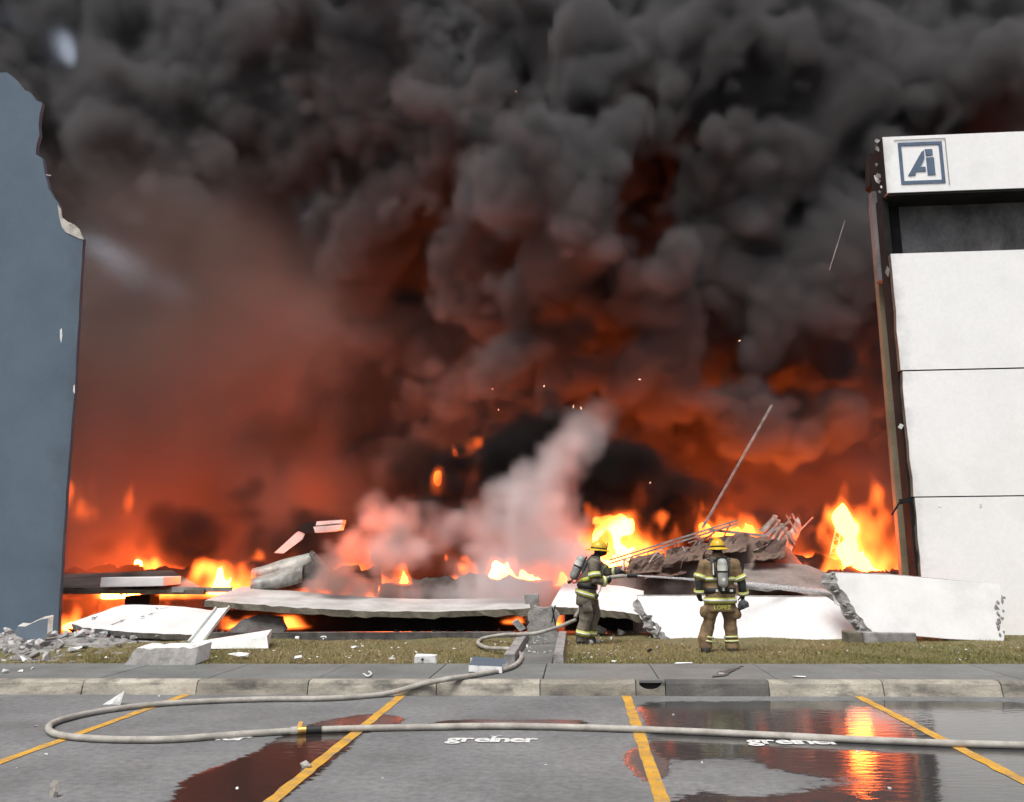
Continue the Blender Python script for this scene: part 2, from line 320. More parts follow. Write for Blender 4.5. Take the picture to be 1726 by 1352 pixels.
# ---- painted wordmarks and other lettering
def glyphs(text, bold=0.0):
    """flat letter meshes from the built-in font, each (verts, faces, x0, x1)"""
    out = []
    for ch in text:
        c = bpy.data.curves.new('glyph', 'FONT'); c.body = ch; c.size = 1; c.offset = bold; c.fill_mode = 'FRONT'; c.resolution_u = 4
        o = bpy.data.objects.new('glyph', c); COL.objects.link(o)
        dg = bpy.context.evaluated_depsgraph_get(); me = bpy.data.meshes.new_from_object(o.evaluated_get(dg))
        v = np.array([p.co[:] for p in me.vertices]); f = [tuple(p.vertices) for p in me.polygons]
        out.append((v, f, v[:, 0].min(), v[:, 0].max()))
        bpy.data.objects.remove(o); bpy.data.curves.remove(c); bpy.data.meshes.remove(me)
    return out
def lettering(parent, gl, origin, ux, uy, width, height, mat, gap=.06, name='letter'):
    """letters laid from origin along ux, up uy; scaled to width x height(of an x-height 1 font unit)"""
    tot = sum(g[3] - g[2] for g in gl) + gap * (len(gl) - 1); s = width / tot; x = 0.0
    for v, f, a, b in gl:
        p = np.asarray(origin) + ((v[:, 0] - a + x) * s)[:, None] * np.asarray(ux) + (v[:, 1] * height)[:, None] * np.asarray(uy)
        mesh(name, p, f, mat, parent); x += b - a + gap
greiner = glyphs('greiner', .028)
for x0, lb in ((-4.08, 'white painted wordmark half hidden under the hose left of the wet patch'), (-1.29, 'white painted wordmark lying clear below the hose in the middle bay'), (1.52, 'white painted wordmark at the puddle edge with its top under the hose')):
    t = thing('painted_wordmark', lb, 'wordmark', (x0, 8.66, 0), 'wordmarks painted in the parking bays')
    lettering(t, greiner, (x0, 8.64, .008), (1, 0, 0), (0, 1, 0), .88, .36, M['white_paint'], gap=.0)
    b = [(x0 + .40, 8.93), (x0 + .45, 8.875), (x0 + .53, 8.945), (x0 + .515, 8.95), (x0 + .452, 8.895), (x0 + .415, 8.935)]
    mesh('accent_mark', [(p[0], p[1], .008) for p in b], [(0, 1, 4, 5), (1, 2, 3, 4)], M['white_paint'], t)

# ---- water lying on the asphalt: fine sheets whose wet shape is stored per point
def wet_material(name, base, rough, ripple):
    m = bpy.data.materials.new(name); m.use_nodes = True; n = m.node_tree; b = n.nodes['Principled BSDF']; N, L = n.nodes.new, n.links.new
    b.inputs['Base Color'].default_value = (*base, 1); b.inputs['Roughness'].default_value = rough; b.inputs['IOR'].default_value = 1.38; b.inputs['Specular IOR Level'].default_value = .62
    geo = N('ShaderNodeNewGeometry'); mp = N('ShaderNodeMapping'); mp.inputs['Scale'].default_value = (1, 2.6, 1); L(geo.outputs['Position'], mp.inputs[0])
    n1 = N('ShaderNodeTexNoise'); n1.inputs['Scale'].default_value = 6; n1.inputs['Detail'].default_value = 8; n1.inputs['Roughness'].default_value = .7; L(mp.outputs[0], n1.inputs['Vector'])
    a = N('ShaderNodeAttribute'); a.attribute_name = 'wet'
    ad = N('ShaderNodeMath'); ad.operation = 'MULTIPLY_ADD'; ad.inputs[1].default_value = .95; L(n1.outputs['Fac'], ad.inputs[0]); L(a.outputs['Fac'], ad.inputs[2])
    r = N('ShaderNodeMapRange'); r.inputs['From Min'].default_value = .93; r.inputs['From Max'].default_value = 1.03; L(ad.outputs[0], r.inputs[0])
    L(r.outputs[0], b.inputs['Alpha'])
    n2 = N('ShaderNodeTexNoise'); n2.inputs['Scale'].default_value = 5; n2.inputs['Detail'].default_value = 5; L(mp.outputs[0], n2.inputs['Vector'])
    bp = N('ShaderNodeBump'); bp.inputs['Strength'].default_value = ripple; bp.inputs['Distance'].default_value = .02; L(n2.outputs['Fac'], bp.inputs['Height']); L(bp.outputs[0], b.inputs['Normal'])
    # where the film thins out the stones break the surface
    r2 = N('ShaderNodeMapRange'); r2.inputs['From Min'].default_value = .95; r2.inputs['From Max'].default_value = 1.25; r2.inputs['To Min'].default_value = .22; r2.inputs['To Max'].default_value = rough
    L(ad.outputs[0], r2.inputs[0]); L(r2.outputs[0], b.inputs['Roughness'])
    return m
def inside(poly, x, y):
    c = np.zeros(x.shape, bool); n = len(poly)
    for i in range(n):
        (x1, y1), (x2, y2) = poly[i], poly[(i + 1) % n]
        if y1 == y2: continue
        c ^= ((y1 > y) != (y2 > y)) & (x < (x2 - x1) * (y - y1) / (y2 - y1) + x1)
    return c
def blur(a, k):
    for ax in (0, 1):
        for _ in range(2):
            p = np.pad(a, [(k + 1, k) if i == ax else (0, 0) for i in (0, 1)], mode='edge'); c = np.cumsum(p, axis=ax)
            a = (np.take(c, range(2 * k + 1, c.shape[ax]), axis=ax) - np.take(c, range(0, c.shape[ax] - 2 * k - 1), axis=ax)) / (2 * k + 1)
    return a
def puddle(name, polys, holes, soft, mat, z):
    W = [[tuple(atz(px, py, 0)[:2]) for px, py in p] for p in polys]; Hs = [[tuple(atz(px, py, 0)[:2]) for px, py in p] for p in holes]
    allp = np.array([q for p in W for q in p]); x0, y0 = allp.min(0) - .25; x1, y1 = allp.max(0) + .25; y1 = min(y1, KY - .012)
    st = .035; xs, ys = np.arange(x0, x1, st), np.arange(y0, y1, st); X, Y = np.meshgrid(xs, ys)
    w = np.zeros(X.shape)
    for p in W: w = np.maximum(w, inside(p, X, Y))
    for p in Hs: w = np.where(inside(p, X, Y), 0, w)
    w = blur(w.astype(float), soft)
    nx, ny = len(xs), len(ys); I = np.arange(nx * ny).reshape(ny, nx)
    q = np.stack([I[:-1, :-1], I[:-1, 1:], I[1:, 1:], I[1:, :-1]], -1).reshape(-1, 4); q = q[w.ravel()[q].max(1) > .05]
    used = np.unique(q); remap = -np.ones(nx * ny, int); remap[used] = np.arange(len(used))
    v = np.stack([X, Y, np.full(X.shape, z)], -1).reshape(-1, 3)[used]
    o = mesh(name, v, remap[q], mat); a = o.data.attributes.new('wet', 'FLOAT', 'POINT'); a.data.foreach_set('value', w.ravel()[used].astype(np.float32))
    return tag(o, kind='structure')
M['wet_brown'] = wet_material('wet_asphalt', (.022, .017, .016), .06, .10)
M['wet'] = wet_material('standing_water', (.045, .045, .045), .04, .12)
puddle('puddle', [[(270, 1375), (306, 1330), (292, 1324), (330, 1305), (375, 1290), (438, 1265), (462, 1248), (480, 1238), (521, 1222), (556, 1213), (620, 1203), (668, 1205), (684, 1215), (655, 1224), (606, 1238), (588, 1262), (545, 1300), (505, 1325), (440, 1375)],
                  [(690, 1222), (730, 1216), (800, 1213), (900, 1214), (960, 1213), (1000, 1216), (1000, 1224), (900, 1223), (760, 1224)]], [], 4, M['wet_brown'], .003)
puddle('puddle', [[(1070, 1182), (1180, 1183), (1300, 1182), (1480, 1182), (1760, 1184), (1760, 1400), (1140, 1400), (1128, 1352), (1150, 1330), (1110, 1290), (1095, 1240), (1085, 1205)]],
       [[(1180, 1312), (1240, 1294), (1345, 1300), (1375, 1318), (1330, 1345), (1230, 1350)], [(1130, 1290), (1210, 1276), (1300, 1270), (1330, 1276), (1250, 1290), (1180, 1320), (1135, 1340)], [(1425, 1292), (1470, 1300), (1480, 1330), (1430, 1345), (1400, 1325)]], 7, M['wet'], .0025)

M['damp'] = wet_material('damp_asphalt', (.075, .074, .072), .55, .05)
puddle('damp_patch', [[(1060, 1262), (1110, 1255), (1130, 1275), (1125, 1310), (1100, 1330), (1070, 1305), (1050, 1285)]], [], 3, M['damp'], .002)
# ------------------------------------------------------------------ the blue wall on the left (broken off)
bw_px = [(12, 122), (68, 175), (66, 212), (61, 258), (70, 268), (74, 290), (83, 318), (96, 345), (101, 366), (110, 383), (128, 392), (139, 403), (138, 440), (132, 540), (127, 640), (119, 740), (112, 830), (105, 930), (99, 1030), (97, 1085)]
edge = rough_line([at(x, y, FY) for x, y in bw_px[:13]], .2, .02, 4) + rough_line([at(x, y, FY) for x, y in bw_px[12:]], .3, .004, 5)[1:]
for p in edge: p[1] = FY
wall = thing('broken_blue_wall', 'tall slate-blue wall with a jagged broken edge on the left', 'wall', (-12, FY, 0))
panel('wall_slab', [(-30, FY, GZ - .1), (-30, FY, edge[0][2])] + [tuple(p) for p in edge], (0, .11, 0), (M['blue'], M['blue']), wall)
def strip(name, px, mat, parent, Y, t=.03):
    o = [at(x, y, Y) for x, y in px]; panel(name, o, (0, t, 0), (mat, mat), parent)
strip('exposed_core', [(97, 345), (102, 352), (104, 366), (113, 373), (124, 378), (133, 386), (137, 396), (141, 404), (134, 402), (122, 397), (110, 391), (104, 382), (100, 368)], M['blue_edge'], wall, FY - .012)
strip('chipped_spot', [(101, 556), (104, 553), (105, 566), (103, 578), (101, 570)], M['white_chunk'], wall, FY - .008, .006)
strip('chipped_spot', [(124, 650), (126, 648), (126, 664), (123, 660)], M['white_chunk'], wall, FY - .008, .006)
bar('exposed_bar', at(74, 294, FY + .05), at(86, 296, FY + .05), .014, M['white_chunk'], wall)

# ------------------------------------------------------------------ the white building on the right
tw = thing('white_panel_building', 'white panelled building corner with square blue logo on its parapet', 'building', (8, FY, 0))
WX = 6.58; WXR = 16.0
def course(z0, z1, xl):
    e = rough_line([(xl, FY, z0), (xl + .0, FY, z1)], .35, .012, int(z0 * 10))
    for p in e: p[1] = FY
    panel('wall_panel', [(WXR, FY, z1), (WXR, FY, z0)] + e, (0, .14, 0), (M['panel'], M['slab_edge']), tw)
zj = [GZ - .05, at(1540, 838, FY)[2], at(1520, 625, FY)[2], at(1500, 428, FY)[2]]
course(zj[0], zj[1] - .012, WX + .02); course(zj[1] + .012, zj[2] - .014, WX); course(zj[2] + .014, zj[3], WX - .04)
mesh('joint_backing', *box_vf((WX + .02, FY + .08, GZ), (WXR, FY + .13, zj[3] - .02)), M['soot'], tw)
mesh('smoked_band', *box_vf((WX - .12, FY + .55, zj[3] - .4), (WXR, FY + .75, 9.35)), M['soot_wall'], tw)
mesh('band_sill', *box_vf((WX - .02, FY + .10, zj[3] - .06), (WXR, FY + .55, zj[3] - .012)), M['soot'], tw)
pz0, pz1 = at(1500, 325, FY - .12)[2], at(1493, 231, FY - .12)[2]
par = mesh('parapet', *box_vf((WX - .04, FY - .12, pz0), (WXR, FY + .12, pz1)), M['panel'], tw)
mesh('parapet_end', *box_vf((WX - .058, FY - .10, pz0 + .01), (WX - .042, FY + .12, pz1 - .02)), M['soot'], tw)
mesh('parapet_return', *box_vf((WX - .02, FY + .122, pz0 + .02), (WXR, FY + .9, pz1 - .03)), M['soot'], tw)
mesh('parapet_soffit', *box_vf((WX - .02, FY - .10, pz0 - .05), (WXR, FY + .88, pz0 - .004)), M['soot'], tw)  # black underside paints the shadow below the parapet
# the dark broken return of the building, its corner column and torn lining
panel('return_wall', [(WX - .02, FY + .16, GZ), (WX - .06, FY + .16, zj[3] + 1.3), (WX - .08, FY + .5, zj[3] + 1.3), (WX - .02, FY + .5, GZ)], (.12, 0, 0), (M['soot'], M['soot']), tw)
c0, c1 = at(1532, 975, FY + 1.0), at(1481, 440, FY + 1.0)
v, f = bar_vf((c0[0] - .06, FY + 1.0, GZ), (c1[0] + .02, FY + 1.0, 9.2), .2, .2); mesh('corner_column', v, f, M['column'], tw)
v, f = bar_vf((c0[0] + .18, FY + .55, GZ), (c1[0] + .22, FY + .55, 9.2), .13, .2); mesh('inner_lining', v, f, M['soot'], tw)
r5 = np.random.default_rng(8)
for k in range(11):                                   # torn lining and insulation at the parapet end and along the edge
    z = r5.uniform(pz0, pz1) if k < 9 else r5.uniform(1.5, 8); x = WX - .05 - r5.uniform(0, .06)
    p = np.array([x, FY + (r5.uniform(-.08, .5) if k < 9 else .12), z]); h = r5.uniform(.06, .16) if k < 9 else r5.uniform(.1, .3)
    a = [p, p + (-r5.uniform(.02, .09), r5.uniform(-.05, .05), h * .4), p + (-r5.uniform(.0, .05), 0, h), p + (.06, .02, h * .7)]
    panel('torn_lining', a, (.01, .015, .01), (M['white_chunk'] if k % 2 else M['concrete'],) * 2, tw)
panel('charred_bracket', [at(1466, 258, FY + .8), at(1490, 262, FY + .8), at(1492, 328, FY + .8), at(1484, 340, FY + .8), at(1478, 318, FY + .8), at(1466, 312, FY + .8)], (0, .3, 0), (M['soot'],) * 2, tw)
# bent clip sticking out of the edge
v, f = merge([bar_vf(at(1503, 868, FY + .2), at(1517, 846, FY + .2), .03), bar_vf(at(1517, 846, FY + .2), at(1536, 842, FY + .2), .09, .1)]); mesh('bent_clip', v, f, M['soot'], tw)
for px, py in ((1584, 852), (1653, 852)):
    c = at(px, py, FY - .004); mesh('bolt_cover', *box_vf(c - (.018, .006, .03), c + (.018, .004, .03)), M['white_chunk'], tw)
# logo: framed square with slanted letters, two thin grey shadow lines
LYp = FY - .125
lo_ = at(1519, 311, LYp); s_ = (at(1594, 311, LYp)[0] - lo_[0])
lg = thing('logo_sign', 'square blue logo with slanted letters on the white parapet', 'logo', (lo_[0], LYp, lo_[2]))
ox, oz, sw, sh = lo_[0], lo_[2], s_, at(1519, 241, LYp)[2] - lo_[2]
def lp(u, w): return (ox + u * sw, LYp - .012, oz + w * sh)
def lpoly(name, pts, mat, t=.012): panel(name, [lp(*p) for p in pts], (0, t, 0), (mat, mat), lg)
tk = .075
for q in ([(0, 0), (1, 0), (1, tk), (0, tk)], [(0, 1 - tk), (1, 1 - tk), (1, 1), (0, 1)], [(0, tk), (tk, tk), (tk, 1 - tk), (0, 1 - tk)], [(1 - tk, tk), (1, tk), (1, 1 - tk), (1 - tk, 1 - tk)]):
    lpoly('frame_bar', q, M['blue_dark'])
lpoly('letter', [(.17, .2), (.33, .2), (.36, .29), (.58, .29), (.58, .40), (.47, .40), (.58, .62), (.58, .80), (.52, .76)], M['blue_dark'])
lpoly('letter', [(.615, .2), (.79, .2), (.79, .62), (.615, .62)], M['blue_dark'])
lpoly('letter_dot', [(.615, .67), (.77, .67), (.77, .82), (.60, .82)], M['blue_dark'])
lpoly('shadow_line', [(-.08, 1.055), (1.09, 1.055), (1.09, 1.075), (-.08, 1.075)], M['grey_line'], .004)
lpoly('shadow_line', [(1.07, -.05), (1.09, -.05), (1.09, 1.05), (1.07, 1.05)], M['grey_line'], .004)

# ------------------------------------------------------------------ slabs of the fallen facade
def edge_slab(name, front, back, thick, mats, parent, n=28, sag=0, seed=0):
    """a slab between a front and a back top edge (lists of 3-D points), with worn front edge"""
    r = np.random.default_rng(seed)
    def res(pl):
        pl = np.asarray(pl, float); d = np.r_[0, np.cumsum(np.linalg.norm(np.diff(pl, axis=0), axis=1))]; t = np.linspace(0, d[-1], n)
        return np.stack([np.interp(t, d, pl[:, k]) for k in range(3)], -1)
    fr, ba = res(front), res(back); m = 5
    top = np.stack([fr + (ba - fr) * k / (m - 1) for k in range(m)], 0)          # m x n x 3
    top[0] += r.normal(0, .007, (n, 3)); bot = top - np.array([0, 0, thick]); bot[0] += r.normal(0, .014, (n, 3))
    v = np.concatenate([top.reshape(-1, 3), bot.reshape(-1, 3)]); o = m * n; f, idx = [], []
    for j in range(m - 1):
        for i in range(n - 1):
            a = j * n + i; f.append((a, a + 1, a + n + 1, a + n)); idx.append(0); f.append((o + a, o + a + n, o + a + n + 1, o + a + 1)); idx.append(1)
    for i in range(n - 1):
        f.append((i, o + i, o + i + 1, i + 1)); idx.append(1); a = (m - 1) * n + i; f.append((a, a + 1, o + a + 1, o + a)); idx.append(1)
    for j in range(m - 1):
        a = j * n; f.append((a, a + n, o + a + n, o + a)); idx.append(1); a = j * n + n - 1; f.append((a, o + a, o + a + n, a + n)); idx.append(1)
    return mesh(name, v, f, list(mats), parent, idx=idx)
# the long sagging slab in the middle
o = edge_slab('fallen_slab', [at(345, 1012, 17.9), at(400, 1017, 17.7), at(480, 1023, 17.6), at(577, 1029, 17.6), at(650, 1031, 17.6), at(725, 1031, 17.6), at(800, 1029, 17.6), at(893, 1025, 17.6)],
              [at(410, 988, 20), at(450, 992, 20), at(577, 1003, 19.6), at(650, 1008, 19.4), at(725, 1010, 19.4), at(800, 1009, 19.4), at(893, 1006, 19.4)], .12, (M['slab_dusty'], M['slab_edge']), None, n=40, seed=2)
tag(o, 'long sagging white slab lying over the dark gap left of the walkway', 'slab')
o = edge_slab('fallen_slab', [at(927, 1022, 17.6), at(985, 1025, 17.6), at(1045, 1031, 17.6), at(1082, 1037, 17.6)], [at(950, 983, 19.2), at(1000, 984, 19.2), at(1050, 988, 19.2), at(1085, 996, 19.0)], .13, (M['slab'], M['slab_edge']), None, n=20, seed=3)
tag(o, 'smoky white slab behind the crouching hose holder', 'slab')
o['label'] = 'short smoky slab behind the legs of the person with the nozzle'
# the long white upright slab behind the standing person
pl = plane3(at(1080, 1076, 17.1), at(1450, 1080, 17.1), at(1260, 1006, 17.75))
front = [(1124, 1078), (1112, 1066), (1100, 1056), (1098, 1043), (1089, 1034), (1083, 1020), (1074, 1005)]
fo = rough_line([pl(*p) for p in front], .06, .012, 5)
out = fo + [pl(1180, 1005), pl(1395, 1007), pl(1470, 1060), pl(1470, 1079), pl(1300, 1079)]
bk = [np.array(p) + ((-.12 - .10 * rng.uniform(), .14, -.02) if i < len(fo) - 2 else (0, .15, .02)) for i, p in enumerate(out)]
o = panel('fallen_slab', out, None, (M['slab'], M['concrete']), back=bk); tag(o, 'long white slab standing on edge behind the person in tan gear', 'slab')
r6 = np.random.default_rng(6)
for k in range(9):
    p = pl(1084 + k * 5 + r6.uniform(-4, 4), 1040 + k * 4.5 + r6.uniform(-5, 5)) + (0, .03, 0); s = r6.uniform(.04, .09)
    bm = bmesh.new(); bmesh.ops.convex_hull(bm, input=[bm.verts.new(p + r6.normal(0, s * .6, 3)) for _ in range(12)]); [bm.verts.remove(q) for q in [q for q in bm.verts if not q.link_faces]]
    ch = from_bm('broken_rim', bm, M['concrete'], None, False); ch.parent = o
# the second white slab, tilted, with its thick broken end
pl = plane3(at(1475, 1070, 16.62), at(1690, 1081, 16.62), at(1600, 975, 16.95))
brk = [(1476, 1066), (1462, 1058), (1455, 1046), (1447, 1040), (1440, 1027), (1434, 1016), (1428, 1003), (1420, 996), (1413, 988), (1411, 976), (1408, 966)]
fo = rough_line([pl(*p) for p in brk], .05, .016, 9)
rgt = rough_line([pl(1686, 985), pl(1688, 1000), pl(1682, 1015), pl(1690, 1030), pl(1684, 1048), pl(1694, 1062), pl(1690, 1081)], .05, .012, 10)
out = fo + [pl(1500, 969)] + rgt + [pl(1600, 1077)]
bk = [np.array(p) + ((-.21 - .05 * rng.uniform() , .14, .0) if i < len(fo) - 1 else (0.0, .15, .02) if i < len(fo) + 1 else (.07 * rng.uniform(), .15, .0)) for i, p in enumerate(out)]
o = panel('fallen_slab', out, None, (M['slab'], M['concrete']), back=bk); tag(o, 'tilted white slab with thick broken grey end before the white building', 'slab')
for k in range(16):
    u = k / 15; bx = np.interp(u, np.linspace(0, 1, len(brk)), [b[0] for b in brk]) - r6.uniform(0, 14); by = np.interp(u, np.linspace(0, 1, len(brk)), [b[1] for b in brk])
    p = pl(bx, by) + (0, .04, 0); s = r6.uniform(.035, .07)
    bm = bmesh.new(); bmesh.ops.convex_hull(bm, input=[bm.verts.new(p + r6.normal(0, s * .6, 3)) for _ in range(12)]); [bm.verts.remove(q) for q in [q for q in bm.verts if not q.link_faces]]
    from_bm('broken_rim', bm, M['concrete']).parent = o
for k in range(12):
    p = pl(1688 + r6.uniform(-10, 4), 1005 + k * 6) + (0, -.012, 0); s = r6.uniform(.03, .06)
    bm = bmesh.new(); bmesh.ops.convex_hull(bm, input=[bm.verts.new(p + r6.normal(0, s * .6, 3) * (.7, .3, 1.2)) for _ in range(10)]); [bm.verts.remove(q) for q in [q for q in bm.verts if not q.link_faces]]
    from_bm('spalled_spot', bm, M['concrete']).parent = o
o = box('footing_block', at(1432, 1090, 16.3) , at(1455, 1066, 16.3) + (0, .5, 0), M['slab_edge'], jitter=.015, bevel=.02); tag(o, 'brown concrete footing under the broken end of the tilted slab', 'footing')
o = box('footing_beam', at(1456, 1090, 16.32), at(1545, 1068, 16.32) + (0, .45, 0), M['concrete'], jitter=.02, bevel=.02); tag(o, 'grey concrete beam lying under the tilted white slab', 'beam')

# dark gap under the long slab: black sheets painting its shade, ledge, scorched wreckage
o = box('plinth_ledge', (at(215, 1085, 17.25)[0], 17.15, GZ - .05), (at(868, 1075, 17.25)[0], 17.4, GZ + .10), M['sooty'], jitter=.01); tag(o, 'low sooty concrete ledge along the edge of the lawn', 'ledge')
o = panel('gap_dark_sheet', [(-7.5, 18.6, GZ), (-7.5, 18.6, .62), (-4, 18.6, .58), (-1.1, 18.6, .6), (-1.1, 18.6, GZ)], (0, .2, 0), (M['soot'],) * 2); tag(o, 'black sheet for the darkness in the gap under the long slab', 'wall')
o = panel('gap_dark_sheet', [(-.3, 18.7, GZ), (-.3, 18.7, .6), (1.1, 18.7, .6), (1.1, 18.7, GZ)], (0, .2, 0), (M['soot'],) * 2); tag(o, 'black sheet for the dark cavity under the short smoky slab', 'wall')  # black sheet paints the shade under the short slab
# the pier and the post at the head of the path
pr = thing('concrete_pier', 'broken grey concrete pier at the head of the walkway', 'pier', (-.65, 17.4, GZ))
a, b = at(890, 1066, 17.3), at(938, 1028, 17.3)
panel('pier_block', rough_line([(a[0], 17.3, GZ), (a[0], 17.3, b[2] - .03), (a[0] + .12, 17.3, b[2] + .05), (a[0] + .3, 17.3, b[2] + .02), (b[0] - .08, 17.3, b[2] + .06), (b[0] + .06, 17.3, b[2] - .1), (b[0] - .0, 17.3, b[2] - .25), (b[0] + .03, 17.3, GZ)], .06, .012, 3), (0, .35, 0), (M['concrete'], M['concrete']), pr)
panel('loose_plank', [at(863, 1050, 17.2), at(872, 1045, 17.2), at(886, 1060, 17.2), at(876, 1065, 17.2)], (0, .05, .02), (M['concrete'],) * 2, pr)
bar('rebar', at(931, 1025, 17.2), at(938, 1062, 17.15), .02, M['soot'], pr); bar('rebar', at(936, 1020, 17.25), at(930, 1050, 17.2), .016, M['soot'], pr)
a = at(884, 1026, 18.2); b = at(905, 1002, 18.2)
o = box('stub_post', (a[0], 18.2, a[2] - .3), (b[0], 18.45, b[2]), M['concrete'], jitter=.012, bevel=.015); tag(o, 'pale stub of a concrete post beside the steam plume', 'post')
# the walkway to the door and its two edge kerbs
o = box('walkway_slab', (-.93, WY1 + .004, GZ - .1), (-.41, 17.2, GZ + .012), M['walk'], bevel=.01); tag(o, 'narrow concrete walkway leading to the broken pier', 'walkway')
for xa, xb, lb in ((-1.12, -.945, 'low concrete edging on the left of the narrow walkway'), (-.395, -.235, 'low concrete edging on the right of the narrow walkway')):
    bm = bmesh.new(); n = 22; ys = np.linspace(WY1 + .02, 17.0, n); ring = []
    for y in ys:
        h = .13 + rng.normal(0, .006); ring.append([bm.verts.new((x, y, z)) for x, z in ((xa, GZ - .05), (xa + .012, GZ + h), (xb - .012, GZ + h + rng.normal(0, .004)), (xb, GZ - .05))])
    for p, q in zip(ring[:-1], ring[1:]):
        for k in range(4): bm.faces.new((p[k], q[k], q[(k + 1) % 4], p[(k + 1) % 4]))
    bm.faces.new(ring[0]); bm.faces.new(ring[-1][::-1]); bmesh.ops.recalc_face_normals(bm, faces=bm.faces)
    tag(from_bm('walkway_edging', bm, M['concrete']), lb, 'edging')

# left group: white cracked slab, flashing, concrete block, blue fragment, rear slab
pl = plane3(at(120, 1053, 17.1), at(325, 1069, 16.9), at(300, 1021, 18.9))
front = [(120, 1052), (140, 1058), (180, 1062), (230, 1066), (278, 1068), (325, 1069)]
o = panel('cracked_slab', rough_line([pl(*p) for p in front], .12, .014, 21) + rough_line([pl(361, 1029), pl(300, 1022), pl(225, 1019), pl(207, 1020), pl(180, 1028), pl(150, 1040), pl(121, 1049)], .15, .012, 22), (0, .06, -.11), (M['slab'], M['concrete'])); tag(o, 'cracked white slab tilted on rubble beside the blue wall', 'slab')
def crack(px, w, seed):
    pts = rough_line([pl(*p) + (0, -.003, .006) for p in px], .07, .02, seed); r = np.random.default_rng(seed); v, f = [], []
    for i, p in enumerate(pts): d = w * r.uniform(.3, 1.3); v += [p - (d, 0, 0), p + (d, d * .6, .004)]
    f = [(2 * i, 2 * i + 1, 2 * i + 3, 2 * i + 2) for i in range(len(pts) - 1)]
    mesh('crack', v, f, M['concrete']).parent = o
crack([(188, 1054), (210, 1046), (240, 1040), (255, 1036), (268, 1031)], .022, 31); crack([(236, 1044), (247, 1041), (256, 1038)], .04, 32); crack([(245, 1027), (262, 1028), (285, 1024)], .025, 33); crack([(155, 1046), (168, 1037)], .02, 34)
# white folded flashing: a leaning channel and a channel lying on the grass
def channel(name, p, q, w, d, mat, parent, side, nrm, t=.012):
    p, q, side, nrm = (np.asarray(k, float) for k in (p, q, side, nrm)); side = side / np.linalg.norm(side); nrm = nrm / np.linalg.norm(nrm)
    prof = [(-w / 2, d), (-w / 2, 0), (w / 2, 0), (w / 2, d), (w / 2 - t, d), (w / 2 - t, t), (-w / 2 + t, t), (-w / 2 + t, d)]
    v = [e + side * a + nrm * b for e in (p, q) for a, b in prof]; n = 8
    return mesh(name, v, [(k, (k + 1) % n, n + (k + 1) % n, n + k) for k in range(n)] + [tuple(range(n - 1, -1, -1)), tuple(range(n, 2 * n))], mat, parent)
o = channel('leaning_flashing', at(331, 1083, 15.9), at(377, 1025, 16.9), .27, .10, M['flash'], None, (1, .1, .08), (.1, -1, .5)); tag(o, 'white folded metal strip leaning on the cracked slab', 'metal strip')
a, b = at(328, 1088, 15.7), at(454, 1078, 15.5)
ln = rough_line
vv = [at(322, 1084, 16.1), at(458, 1061, 16.3), at(452, 1093, 15.35), at(330, 1094, 15.4), at(462, 1078, 16.4), at(340, 1085, 16.4)]
o = mesh('lying_flashing', [vv[0], vv[1], vv[2], vv[3], vv[4], vv[5], vv[0] + (0, .02, -.015), vv[1] + (0, .02, -.015), vv[2] + (0, .02, 0), vv[3] + (0, .02, 0), at(450, 1072, 15.4), at(328, 1082, 15.5)],
         [(3, 2, 10, 11), (11, 10, 1, 0), (9, 8, 7, 6), (2, 8, 7, 1, 10), (3, 11, 0, 6, 9), (0, 1, 7, 6)], M['flash']); tag(o, 'white bent metal channel lying on the grass', 'metal strip')
fr = [(205, 1123), (328, 1122), (336, 1092), (232, 1092), (215, 1112)]
q = [np.array([*atz(205, 1123, GZ)[:2], GZ]), np.array([*atz(328, 1122, GZ)[:2], GZ])]
y0 = 13.05; f_ = [at(207, 1123, y0), at(328, 1121, y0), at(334, 1092, y0 + .12), at(230, 1092, y0 + .12), at(214, 1114, y0 + .03)]
o = panel('concrete_block', rough_line(f_ + [f_[0]], .1, .012, 41)[:-1], (.02, .45, .03), (M['concrete'], M['white_chunk'])); tag(o, 'pale concrete block with white top lying at the pavement edge', 'block')
y0 = 15.5; f_ = [at(25, 1068, y0), at(30, 1056, y0 + .05), at(80, 1043, y0 + .2), at(82, 1056, y0 + .15), at(74, 1080, y0), at(52, 1080, y0 - .05), at(28, 1074, y0 - .05)]
o = panel('blue_fragment', rough_line(f_ + [f_[0]], .1, .02, 42)[:-1], (.03, .11, .05), (M['blue'], M['blue_edge'])); tag(o, 'jagged blue wall fragment leaning against the blue wall', 'fragment')
y0 = 12.9; f_ = [atz(790, 1121, GZ + .10), atz(846, 1123, GZ + .10), atz(857, 1113, GZ + .10), atz(850, 1110, GZ + .10), atz(798, 1107, GZ + .10)]
o = panel('blue_fragment', rough_line(f_ + [f_[0]], .07, .012, 43)[:-1], (0, 0, -.085), (M['blue'], M['white_chunk'])); tag(o, 'flat blue fragment with white crumbling edge lying on the pavement', 'fragment')
f_ = [at(388, 1062, 17.6), at(402, 1046, 17.7), at(440, 1038, 17.9), at(472, 1044, 17.9), at(478, 1062, 17.7), at(470, 1072, 17.6), at(390, 1070, 17.5)]
o = panel('blue_fragment', rough_line(f_ + [f_[0]], .1, .02, 44)[:-1], (.02, .14, .03), (M['sooty'], M['blue'])); tag(o, 'sooty blue block wedged under the left end of the long slab', 'fragment')
rs = thing('rear_slab', 'smoky slab with burnt edge beam lying behind the cracked slab', 'slab', (-9, 19.5, .9))
edge_slab('slab_top', [at(85, 990, 19.3), at(200, 991, 19.3), at(345, 993, 19.3)], [at(90, 968, 22), at(200, 964, 22), at(290, 961, 22)], .05, (M['slab_grey'], M['slab_edge']), rs, n=16, seed=7)
